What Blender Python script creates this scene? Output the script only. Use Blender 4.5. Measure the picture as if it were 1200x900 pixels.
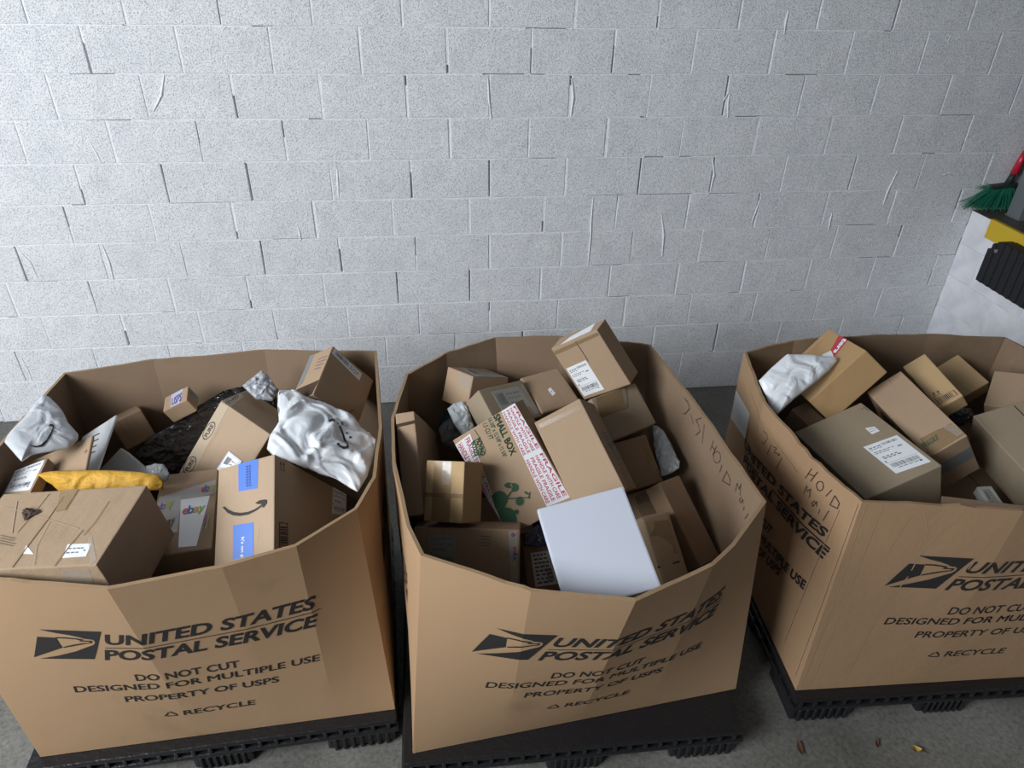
import bpy, bmesh, math, random
from mathutils import Vector, Matrix, Quaternion, noise
random.seed(7)
for o in list(bpy.data.objects): bpy.data.objects.remove(o, do_unlink=True)
SC = bpy.context.scene
COL = SC.collection

# ------------------------------------------------------------------ camera
cam_d = bpy.data.cameras.new('camera'); cam = bpy.data.objects.new('camera', cam_d); COL.objects.link(cam); SC.camera = cam
cam_d.sensor_fit = 'HORIZONTAL'; cam_d.sensor_width = 36.0; cam_d.lens = 36.0 * 829.92 / 1200.0
cam_d.clip_start = 0.05; cam_d.clip_end = 100
yaw, pitch, roll = 0.130025622, 0.567374246, 0.0227339511
fwd = Vector((math.sin(yaw) * math.cos(pitch), math.cos(yaw) * math.cos(pitch), -math.sin(pitch)))
rgt = Vector((math.cos(yaw), -math.sin(yaw), 0)); upv = rgt.cross(fwd)
cr = rgt * math.cos(roll) + upv * math.sin(roll); cu = -rgt * math.sin(roll) + upv * math.cos(roll)
M = Matrix((cr, cu, -fwd)).transposed().to_4x4(); M.translation = Vector((1.48938, -3.70415, 2.47863)); cam.matrix_world = M

# ------------------------------------------------------------------ world, lights, exposure
SC.view_settings.view_transform = 'Standard'; SC.view_settings.look = 'None'
SC.view_settings.exposure = -0.33; SC.view_settings.gamma = 1.0; SC.view_settings.use_curve_mapping = False
W = bpy.data.worlds.new('world'); SC.world = W; W.use_nodes = True
bg = W.node_tree.nodes['Background']; bg.inputs['Color'].default_value = (0.86, 0.93, 1.0, 1); bg.inputs['Strength'].default_value = 0.06
def area(name, loc, target, sx, sy, power, col):
    l = bpy.data.lights.new(name, 'AREA'); l.shape = 'RECTANGLE'; l.size = sx; l.size_y = sy; l.energy = power; l.color = col
    o = bpy.data.objects.new(name, l); COL.objects.link(o); o.location = loc
    o.rotation_euler = (Vector(target) - Vector(loc)).to_track_quat('-Z', 'Y').to_euler(); return o
area('dock_door_daylight', (-2.9, -4.5, 3.8), (1.7, -0.9, 0.6), 3.4, 3.0, 760, (0.92, 0.965, 1.0))
area('dock_bay_daylight', (1.2, -6.5, 4.2), (1.6, -0.6, 0.6), 5.0, 2.5, 20, (0.93, 0.97, 1.0))  # fill lamp added in front to lift the wall and carton faces
SC.cycles.use_denoising = True

# ------------------------------------------------------------------ materials
def mat(name, col, rough=0.8, spec=0.3, setup=None, **kw):
    m = bpy.data.materials.new(name); m.use_nodes = True
    nt = m.node_tree; b = nt.nodes['Principled BSDF']
    b.inputs['Base Color'].default_value = (*col, 1); b.inputs['Roughness'].default_value = rough; b.inputs['Specular IOR Level'].default_value = spec
    for k, v in kw.items(): b.inputs[k.replace('_', ' ')].default_value = v
    if setup: setup(nt, b)
    return m
def N(nt, t, **kw):
    n = nt.nodes.new(t)
    for k, v in kw.items():
        if k in n.inputs: n.inputs[k].default_value = v
        else: setattr(n, k, v)
    return n
def ramp(nt, fac, p0, c0, p1, c1):
    r = nt.nodes.new('ShaderNodeValToRGB'); e = r.color_ramp.elements
    e[0].position = p0; e[0].color = (*c0, 1); e[1].position = p1; e[1].color = (*c1, 1); nt.links.new(fac, r.inputs[0]); return r
def bump(nt, b, fac, strength, dist, prev=None):
    n = nt.nodes.new('ShaderNodeBump'); n.inputs['Strength'].default_value = strength; n.inputs['Distance'].default_value = dist
    nt.links.new(fac, n.inputs['Height'])
    if prev: nt.links.new(prev.outputs[0], n.inputs['Normal'])
    nt.links.new(n.outputs[0], b.inputs['Normal']); return n
def obj_coords(nt, scale):
    tc = nt.nodes.new('ShaderNodeTexCoord'); mp = nt.nodes.new('ShaderNodeMapping'); mp.inputs['Scale'].default_value = scale
    nt.links.new(tc.outputs['Object'], mp.inputs[0]); return mp.outputs[0]
def kraft_setup(col, crumple=0.35, lines=(260, 6, 6)):
    def f(nt, b):
        info = N(nt, 'ShaderNodeObjectInfo')
        co = obj_coords(nt, (1, 1, 1))
        add = nt.nodes.new('ShaderNodeVectorMath'); add.operation = 'ADD'
        sc_ = nt.nodes.new('ShaderNodeVectorMath'); sc_.operation = 'SCALE'; sc_.inputs['Scale'].default_value = 4
        nt.links.new(info.outputs['Random'], sc_.inputs[0]); nt.links.new(co, add.inputs[0]); nt.links.new(sc_.outputs[0], add.inputs[1])
        n1 = N(nt, 'ShaderNodeTexNoise', Scale=5.0, Detail=5.0, Roughness=.6); nt.links.new(add.outputs[0], n1.inputs['Vector'])
        n2 = N(nt, 'ShaderNodeTexNoise', Scale=420.0, Detail=2.0); nt.links.new(add.outputs[0], n2.inputs['Vector'])
        mp = obj_coords(nt, lines); n3 = N(nt, 'ShaderNodeTexNoise', Scale=1.0, Detail=1.0); nt.links.new(mp, n3.inputs['Vector'])
        s = nt.nodes.new('ShaderNodeMath'); s.operation = 'ADD'; nt.links.new(n1.outputs['Fac'], s.inputs[0])
        m2 = nt.nodes.new('ShaderNodeMath'); m2.operation = 'MULTIPLY_ADD'; m2.inputs[1].default_value = .35; nt.links.new(n2.outputs['Fac'], m2.inputs[0]); nt.links.new(n3.outputs['Fac'], m2.inputs[2])
        nt.links.new(m2.outputs[0], s.inputs[1])
        r = ramp(nt, s.outputs[0], .75, tuple(c * .86 for c in col), 1.6, tuple(c * 1.13 for c in col))
        nt.links.new(r.outputs[0], b.inputs['Base Color'])
        b1 = bump(nt, b, n1.outputs['Fac'], crumple, .012)
        bump(nt, b, n3.outputs['Fac'], .12, .002, b1)
    return f
MAT = {}
def K(name, col, **kw): MAT[name] = mat(name, col, .78, .25, kraft_setup(col, **kw))
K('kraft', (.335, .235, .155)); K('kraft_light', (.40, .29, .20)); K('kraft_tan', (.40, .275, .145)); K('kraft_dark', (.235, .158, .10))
K('kraft_grey', (.27, .215, .15)); K('kraft_orange', (.37, .235, .115)); K('kraft_worn', (.33, .235, .155), crumple=.8)
K('bin_board', (.345, .222, .128), lines=(3, 3, 2), crumple=.18); K('bin_edge', (.30, .20, .115), lines=(400, 400, 3))
K('bin_board_worn', (.315, .20, .115), lines=(3, 3, 2), crumple=.5)
K('bin_liner', (.212, .146, .096), lines=(3, 3, 2), crumple=.18)  # inner faces: darker board tone that also carries the shade inside
MAT['crease'] = mat('crease', (.20, .135, .085), .9, .1); MAT['crease_light'] = mat('crease_light', (.43, .33, .245), .8, .2)
MAT['fold_light'] = mat('fold_light', (.40, .27, .165), .8, .2); MAT['fold_dim'] = mat('fold_dim', (.27, .175, .095), .8, .2)
MAT['paper'] = mat('paper', (.78, .80, .83), .55, .3)
MAT['white_card'] = mat('white_card', (.57, .60, .69), .5, .3)
MAT['grey_card'] = mat('grey_card', (.50, .51, .50), .5, .3)
MAT['grey_label'] = mat('grey_label', (.34, .34, .31), .5, .3)
MAT['ink'] = mat('ink', (.045, .043, .042), .6, .2)
MAT['label_ink'] = mat('label_ink', (.19, .19, .21), .6, .2)
MAT['print_black'] = mat('print_black', (.028, .026, .026), .55, .25)
MAT['dark_print'] = mat('dark_print', (.05, .045, .042), .6, .2)
MAT['faint_ink'] = mat('faint_ink', (.16, .125, .10), .6, .2)
MAT['ink_brown'] = mat('ink_brown', (.14, .10, .06), .6, .2)
MAT['seam'] = mat('seam', (.07, .045, .03), .9, .1)  # flap seams; also colours the painted shade of one carton's opening
MAT['green_ink'] = mat('green_ink', (.045, .10, .055), .7, .2)
MAT['violet_tape'] = mat('violet_tape', (.50, .50, .60), .25, .5); MAT['violet_ink'] = mat('violet_ink', (.09, .08, .30), .4, .4)
MAT['blue_tape'] = mat('blue_tape', (.10, .22, .66), .35, .5); MAT['blue_ink'] = mat('blue_ink', (.06, .10, .34), .4, .4)
MAT['red_tape'] = mat('red_tape', (.46, .03, .045), .35, .5)
MAT['fragile_tape'] = mat('fragile_tape', (.68, .68, .70), .25, .5); MAT['red_ink'] = mat('red_ink', (.42, .05, .10), .4, .3)
MAT['brown_tape'] = mat('brown_tape', (.31, .205, .105), .22, .55, Alpha=.55)
MAT['pale_tape'] = mat('pale_tape', (.50, .40, .29), .28, .55)
MAT['clear_tape'] = mat('clear_tape', (.55, .50, .44), .12, .8, Alpha=.35)  # clear tape; its pale tone also paints glints on other tape
MAT['grey_clear_tape'] = mat('grey_clear_tape', (.42, .42, .40), .2, .6, Alpha=.7)
MAT['stain_tape'] = mat('stain_tape', (.40, .27, .13), .3, .5, Alpha=.45)
MAT['grey_tape'] = mat('grey_tape', (.18, .185, .19), .3, .5)
MAT['ebay_tape'] = mat('ebay_tape', (.50, .48, .46), .22, .6, Alpha=.75)
MAT['glossy_white'] = mat('glossy_white', (.75, .77, .80), .22, .6)
for n_, c_ in (('ebay_red', (.55, .05, .06)), ('ebay_blue', (.03, .12, .42)), ('ebay_yellow', (.60, .40, .04)), ('ebay_green', (.22, .42, .04))): MAT[n_] = mat(n_, c_, .4, .4)
def film_setup(scale, strength):
    def f(nt, b):
        n1 = N(nt, 'ShaderNodeTexNoise', Scale=scale, Detail=4.0, Roughness=.55, Distortion=.6); nt.links.new(obj_coords(nt, (1, 1.6, 1)), n1.inputs['Vector']); bump(nt, b, n1.outputs['Fac'], strength, .02)
    return f
MAT['white_film'] = mat('white_film', (.76, .79, .83), .26, .5, film_setup(8, .22))
MAT['smile_film'] = mat('smile_film', (.52, .54, .58), .34, .45, film_setup(7, .22))
MAT['black_film'] = mat('black_film', (.018, .018, .021), .12, 1.0, film_setup(17, 1.0))
MAT['silver_film'] = mat('silver_film', (.42, .44, .48), .28, .6, film_setup(18, .5))
MAT['grey_film'] = mat('grey_film', (.27, .28, .29), .3, .5, film_setup(20, .4))
MAT['teal_film'] = mat('teal_film', (.02, .09, .12), .35, .4, film_setup(26, .5))
MAT['navy_film'] = mat('navy_film', (.012, .014, .032), .35, .4, film_setup(26, .4))
MAT['clear_film'] = mat('clear_film', (.56, .60, .63), .25, .5, film_setup(18, .4))
MAT['mailer_yellow'] = mat('mailer_yellow', (.62, .345, .045), .55, .3, film_setup(34, .35))
def cmu_setup(nt, b):
    info = N(nt, 'ShaderNodeObjectInfo'); co = obj_coords(nt, (1, 1, 1)); co.node.inputs['Rotation'].default_value = (.7, .4, .5)
    sc_ = nt.nodes.new('ShaderNodeVectorMath'); sc_.operation = 'SCALE'; sc_.inputs['Scale'].default_value = 2.5; nt.links.new(info.outputs['Random'], sc_.inputs[0])
    add = nt.nodes.new('ShaderNodeVectorMath'); add.operation = 'ADD'; nt.links.new(co, add.inputs[0]); nt.links.new(sc_.outputs[0], add.inputs[1])
    n1 = N(nt, 'ShaderNodeTexNoise', Scale=200.0, Detail=2.0, Roughness=.6); nt.links.new(add.outputs[0], n1.inputs['Vector'])
    n2 = N(nt, 'ShaderNodeTexNoise', Scale=7.0, Detail=4.0); nt.links.new(add.outputs[0], n2.inputs['Vector'])
    pit = ramp(nt, n1.outputs['Fac'], .34, (.41, .425, .45), .46, (.80, .81, .84))  # pits darker: dirt in them and their own shading put into the colour
    r2 = ramp(nt, n2.outputs['Fac'], .3, (.90, .91, .92), .75, (1, 1, 1))
    mx = nt.nodes.new('ShaderNodeMix'); mx.data_type = 'RGBA'; mx.blend_type = 'MULTIPLY'; mx.inputs['Factor'].default_value = 1
    nt.links.new(pit.outputs[0], mx.inputs['A']); nt.links.new(r2.outputs[0], mx.inputs['B']); nt.links.new(mx.outputs['Result'], b.inputs['Base Color'])
    p = ramp(nt, n1.outputs['Fac'], .34, (0, 0, 0), .52, (1, 1, 1))
    b1 = bump(nt, b, p.outputs[0], .55, .004); bump(nt, b, n2.outputs['Fac'], .35, .02, b1)
MAT['painted_block'] = mat('painted_block', (.72, .74, .77), .75, .25, cmu_setup)
MAT['painted_joint'] = mat('painted_joint', (.76, .77, .80), .8, .2, film_setup(40, .4))
def smooth_wall(nt, b):
    n1 = N(nt, 'ShaderNodeTexNoise', Scale=9.0, Detail=6.0); nt.links.new(obj_coords(nt, (1, 1, 1)), n1.inputs['Vector'])
    r = ramp(nt, n1.outputs['Fac'], .3, (.66, .67, .72), .6, (.80, .81, .86)); nt.links.new(r.outputs[0], b.inputs['Base Color']); bump(nt, b, n1.outputs['Fac'], .2, .01)
MAT['dock_white'] = mat('dock_white', (.78, .79, .84), .6, .3, smooth_wall)
def floor_setup(nt, b):
    co = obj_coords(nt, (1, 1, 1))
    n1 = N(nt, 'ShaderNodeTexNoise', Scale=1.6, Detail=8.0, Roughness=.6); nt.links.new(co, n1.inputs['Vector'])
    n2 = N(nt, 'ShaderNodeTexNoise', Scale=60.0, Detail=5.0, Roughness=.7); nt.links.new(co, n2.inputs['Vector'])
    n3 = N(nt, 'ShaderNodeTexVoronoi', Scale=26.0); nt.links.new(co, n3.inputs['Vector'])
    r = ramp(nt, n1.outputs['Fac'], .32, (.112, .109, .097), .68, (.215, .21, .193))
    r2 = ramp(nt, n2.outputs['Fac'], .30, (.55, .55, .55), .62, (1.08, 1.08, 1.08))
    r3 = ramp(nt, n3.outputs['Distance'], .03, (.6, .55, .5), .07, (1, 1, 1))
    mx = nt.nodes.new('ShaderNodeMix'); mx.data_type = 'RGBA'; mx.blend_type = 'MULTIPLY'; mx.inputs['Factor'].default_value = 1
    mx2 = nt.nodes.new('ShaderNodeMix'); mx2.data_type = 'RGBA'; mx2.blend_type = 'MULTIPLY'; mx2.inputs['Factor'].default_value = .5
    nt.links.new(r.outputs[0], mx.inputs['A']); nt.links.new(r2.outputs[0], mx.inputs['B'])
    nt.links.new(mx.outputs['Result'], mx2.inputs['A']); nt.links.new(r3.outputs[0], mx2.inputs['B']); nt.links.new(mx2.outputs['Result'], b.inputs['Base Color'])
    rr = ramp(nt, n1.outputs['Fac'], .35, (.45, .45, .45), .7, (.8, .8, .8)); nt.links.new(rr.outputs[0], b.inputs['Roughness'])
    bump(nt, b, n2.outputs['Fac'], .3, .006)
MAT['concrete'] = mat('concrete', (.15, .145, .13), .6, .35, floor_setup)
MAT['dock_floor'] = mat('dock_floor', (.085, .078, .065), .5, .35, film_setup(14, .2))
MAT['ceiling'] = mat('ceiling', (.20, .20, .21), .8)
MAT['yellow_paint'] = mat('yellow_paint', (.62, .42, .03), .5, .3, film_setup(18, .2))
MAT['rubber'] = mat('rubber', (.018, .018, .021), .6, .3, film_setup(40, .3))
MAT['pallet_plastic'] = mat('pallet_plastic', (.012, .012, .014), .32, .5, film_setup(30, .25))
MAT['steel'] = mat('steel', (.15, .165, .18), .4, .5)
MAT['bristle'] = mat('bristle', (.015, .17, .10), .45, .4); MAT['broom_black'] = mat('broom_black', (.02, .03, .03), .5, .3)
MAT['red_plastic'] = mat('red_plastic', (.50, .015, .04), .3, .5)
MAT['leaf_yellow'] = mat('leaf_yellow', (.40, .27, .07), .6); MAT['leaf_brown'] = mat('leaf_brown', (.10, .045, .025), .7)
MAT['scrap'] = mat('scrap', (.085, .058, .045), .8)
MAT['dark_room'] = mat('dark_room', (.04, .042, .045), .8)

# ------------------------------------------------------------------ helpers
def obj(name, v, f, m, parent=None, smooth=False):
    me = bpy.data.meshes.new(name); me.from_pydata([tuple(p) for p in v], [], f); me.validate(); me.update()
    if smooth: me.polygons.foreach_set('use_smooth', [True] * len(me.polygons))
    me.materials.append(MAT[m] if isinstance(m, str) else m)
    o = bpy.data.objects.new(name, me); COL.objects.link(o)
    if parent is not None: o.parent = parent
    return o
def tag(o, label=None, cat=None, group=None, kind=None):
    for k, v in (('label', label), ('category', cat), ('group', group), ('kind', kind)):
        if v: o[k] = v
    return o
def empty(name, loc, rz=0.0):
    o = bpy.data.objects.new(name, None); COL.objects.link(o); o.location = loc; o.rotation_euler = (0, 0, rz); o.empty_display_size = .1; return o
class MB:
    def __init__(s): s.v, s.f = [], []
    def add(s, v, f):
        b = len(s.v); s.v += [Vector(p) for p in v]; s.f += [tuple(b + i for i in q) for q in f]; return s
    def box(s, a, b):
        x0, y0, z0 = a; x1, y1, z1 = b
        return s.add([(x0, y0, z0), (x1, y0, z0), (x1, y1, z0), (x0, y1, z0), (x0, y0, z1), (x1, y0, z1), (x1, y1, z1), (x0, y1, z1)],
                     [(0, 3, 2, 1), (4, 5, 6, 7), (0, 1, 5, 4), (1, 2, 6, 5), (2, 3, 7, 6), (3, 0, 4, 7)])
    def tube(s, pts, r, n=8, r1=None):
        pts = [Vector(p) for p in pts]; rings = []
        for i, p in enumerate(pts):
            d = (pts[min(i + 1, len(pts) - 1)] - pts[max(i - 1, 0)]).normalized(); a = d.orthogonal().normalized(); c = d.cross(a)
            rr = r if r1 is None else r + (r1 - r) * i / (len(pts) - 1)
            rings.append([p + (a * math.cos(t * 2 * math.pi / n) + c * math.sin(t * 2 * math.pi / n)) * rr for t in range(n)])
        v = [q for g in rings for q in g]; f = []
        for i in range(len(pts) - 1):
            for t in range(n): f.append((i * n + t, i * n + (t + 1) % n, (i + 1) * n + (t + 1) % n, (i + 1) * n + t))
        f.append(tuple(range(n))[::-1]); f.append(tuple((len(pts) - 1) * n + t for t in range(n)))
        return s.add(v, f)
    def build(s, name, m, parent=None, smooth=False): return obj(name, s.v, s.f, m, parent, smooth)
def bevel_box(dims, bev, seg=2, cuts=0, soft=0.0, seed=0):
    bm = bmesh.new(); bmesh.ops.create_cube(bm, size=1.0)
    for v in bm.verts: v.co = Vector((v.co.x * dims[0], v.co.y * dims[1], v.co.z * dims[2]))
    bmesh.ops.bevel(bm, geom=bm.edges[:], offset=bev, segments=seg, affect='EDGES', profile=.6)
    if cuts: bmesh.ops.subdivide_edges(bm, edges=[e for e in bm.edges if e.calc_length() > .05], cuts=cuts, use_grid_fill=True)
    if soft:
        for v in bm.verts:
            k = noise.noise(v.co * 9 + Vector((seed * 3.1, 0, 0))); v.co += v.co.normalized() * k * soft
    bm.normal_update(); v = [w.co.copy() for w in bm.verts]; f = [tuple(w.index for w in p.verts) for p in bm.faces]; bm.verts.index_update()
    f = [tuple(w.index for w in p.verts) for p in bm.faces]; bm.free(); return v, f

FONT = {}
def glyphs(text, bold=.025, shear=0.0, space=1.0):
    """triangles of a line of text, fitted to the unit square"""
    key = (text, bold, shear)
    if key in FONT: return FONT[key]
    cu_ = bpy.data.curves.new('lettering', 'FONT'); cu_.body = text; cu_.resolution_u = 3; cu_.offset = 0.0 if 'M' in text else bold; cu_.shear = shear; cu_.space_character = space
    o = bpy.data.objects.new('lettering', cu_); COL.objects.link(o); dg = bpy.context.evaluated_depsgraph_get()
    me = bpy.data.meshes.new_from_object(o.evaluated_get(dg)); v = [(p.co.x, p.co.y) for p in me.vertices]; f = [tuple(p.vertices) for p in me.polygons]
    bpy.data.objects.remove(o, do_unlink=True); bpy.data.curves.remove(cu_); bpy.data.meshes.remove(me)
    if 'M' in text and bold:   # this font's M cannot be emboldened by an offset: lay shifted copies
        n0, f0, s = list(v), list(f), bold * .9; v, f = [], []
        for dx, dy in ((0, 0), (s, 0), (-s, 0), (0, s), (0, -s)): i = len(v); v += [(x + dx, y + dy) for x, y in n0]; f += [tuple(i + j for j in t) for t in f0]
    x0 = min(p[0] for p in v); x1 = max(p[0] for p in v); y0 = min(p[1] for p in v); y1 = max(p[1] for p in v)
    if not any(c in text for c in 'gjpqy,') : y0, y1 = min(y0, 0), max(y1, .0)
    v = [((p[0] - x0) / (x1 - x0), (p[1] - y0) / (y1 - y0)) for p in v]
    FONT[key] = (v, f); return FONT[key]
def bil(q, u, w):
    """q: TL, TR, BR, BL; u to the right, w up"""
    a = q[3].lerp(q[2], u); b = q[0].lerp(q[1], u); return a.lerp(b, w)

# ------------------------------------------------------------------ measured data (metres)
PACK = {
 'A1': ([0.383, -2.0646, 0.9091], [0.9946, 0.0267, -0.0653, -0.0757], [0.4629, 0.3018, 0.2184]),
 'A2': ([0.6301, -1.7954, 0.7668], [0.9959, -0.0098, 0.0202, 0.0876], [0.1917, 0.4218, 0.0835]),
 'A3': ([0.9887, -1.8201, 0.699], [0.8508, -0.4927, -0.1147, -0.1425], [0.2074, 0.5941, 0.324]),
 'A4': ([0.7101, -1.398, 0.7573], [0.9359, -0.1409, 0.2776, -0.1649], [0.221, 0.2101, 0.372]),
 'A6': ([0.4882, -1.24, 0.8737], [0.9755, 0.048, -0.1988, 0.081], [0.1046, 0.0948, 0.0662]),
 'A7': ([0.2858, -1.2603, 0.7881], [0.9404, -0.1661, -0.1305, 0.2665], [0.1164, 0.1441, 0.1197]),
 'A10': ([0.1455, -1.7485, 0.9192], [0.983, 0.0401, -0.178, 0.0189], [0.1248, 0.1614, 0.0365]),
 'A11': ([0.3662, -1.5455, 0.776], [0.8912, 0.2651, -0.0144, -0.3678], [0.192, 0.1059, 0.0526]),
 'A16': ([1.0885, -1.2788, 0.9229], [0.7395, -0.5762, -0.0924, -0.3355], [0.1378, 0.2351, 0.2479]),
 'B1': ([1.4303, -1.5918, 0.7471], [0.9105, -0.403, -0.0614, -0.0701], [0.0685, 0.4479, 0.365]),
 'B2': ([1.5403, -1.8287, 0.8446], [0.9035, -0.3313, -0.0455, -0.268], [0.1501, 0.1351, 0.2051]),
 'B3': ([1.7745, -1.6979, 0.8297], [0.9158, -0.2762, -0.28, -0.0817], [0.27, 0.1463, 0.4022]),
 'B4': ([1.7607, -1.3999, 0.8779], [0.9147, 0.25, 0.1826, 0.2599], [0.2361, 0.1732, 0.1046]),
 'B5': ([2.0244, -1.7307, 0.8871], [0.8857, -0.3687, -0.2507, -0.1296], [0.1853, 0.2442, 0.3495]),
 'B6': ([2.1364, -1.3045, 1.0302], [0.9051, -0.0583, -0.3106, -0.2846], [0.236, 0.0919, 0.2604]),
 'B7': ([2.2094, -1.4232, 0.824], [0.923, 0.3066, 0.0834, 0.2171], [0.2395, 0.1863, 0.1596]),
 'B8': ([2.249, -1.572, 0.6848], [0.9351, 0.3268, 0.0334, 0.1329], [0.1457, 0.1937, 0.1796]),
 'B9': ([1.9502, -1.2651, 0.8105], [0.9622, 0.1757, 0.0505, 0.2019], [0.1903, 0.1927, 0.1767]),
 'B10': ([1.6585, -1.2465, 0.8839], [0.8688, -0.2102, 0.0192, -0.4479], [0.1584, 0.2015, 0.1431]),
 'B14': ([1.5795, -1.9394, 0.6434], [0.9588, -0.2722, 0.0097, -0.0806], [0.3609, 0.1247, 0.2157]),
 'B15': ([1.8555, -1.8806, 0.5273], [0.972, -0.2066, -0.0085, 0.1116], [0.1811, 0.1363, 0.188]),
 'B16': ([1.9442, -2.2421, 0.9502], [0.9762, 0.193, -0.0795, 0.0592], [0.2779, 0.3263, 0.022]),
 'B17': ([2.2431, -2.0023, 0.665], [0.9304, 0.3299, 0.0926, 0.1304], [0.1218, 0.2427, 0.1]),
 'B18': ([2.3233, -1.8238, 0.5465], [0.9719, 0.1826, 0.0171, 0.1478], [0.1243, 0.3674, 0.0989]),
 'B19': ([2.3665, -1.8828, 0.669], [0.922, 0.2803, 0.1522, 0.2194], [0.1122, 0.3215, 0.0828]),
 'C2': ([3.1214, -1.3791, 0.9604], [0.5788, -0.3167, 0.1844, -0.7285], [0.3473, 0.1319, 0.2838]),
 'C3': ([3.0324, -1.4336, 0.7583], [0.962, 0.1487, 0.0088, 0.229], [0.0929, 0.1131, 0.0999]),
 'C4': ([3.0728, -1.8138, 0.8171], [0.9828, -0.0092, -0.1718, 0.0672], [0.2886, 0.4205, 0.2087]),
 'C5': ([3.3643, -1.6793, 0.8806], [0.9431, 0.0586, -0.3266, 0.0203], [0.1494, 0.387, 0.2392]),
 'C6': ([3.487, -1.5249, 0.9764], [0.9293, 0.0753, -0.3612, -0.0153], [0.0959, 0.2588, 0.0727]),
 'C7': ([3.7949, -1.3188, 0.856], [0.9448, 0.1467, -0.2812, 0.0819], [0.1144, 0.1792, 0.0853]),
 'C8': ([3.8715, -1.525, 0.8708], [0.9004, 0.1178, -0.2008, -0.3676], [0.1538, 0.2006, 0.1493]),
 'C9': ([3.6925, -1.8609, 0.8538], [0.9821, 0.0588, -0.1788, -0.0117], [0.2175, 0.3612, 0.2143]),
 'C11': ([3.3116, -2.1284, 0.861], [0.9572, -0.0564, -0.0864, -0.2703], [0.2518, 0.0875, 0.04]),
 'A8': ([0.2209, -1.4794, 0.8306], [0.7635, -0.5599, -0.1792, -0.2674], [0.2137, 0.008, 0.2501]),
 'A9': ([0.1983, -1.6605, 0.9152], [0.7787, -0.6005, -0.1574, -0.0908], [0.2648, 0.012, 0.1533]),
 'A9b': ([0.1628, -1.5641, 0.8403], [0.8172, -0.4965, -0.242, -0.1649], [0.0781, 0.03, 0.0902]),
 'A18': ([0.7599, -1.649, 0.8732], [0.8646, -0.3346, 0.2148, -0.3071], [0.0738, 0.008, 0.077]),
 'C12': ([3.508, -1.9444, 0.744], [0.9947, 0.0898, -0.0278, -0.0416], [0.0552, 0.0862, 0.04]),
}
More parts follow.
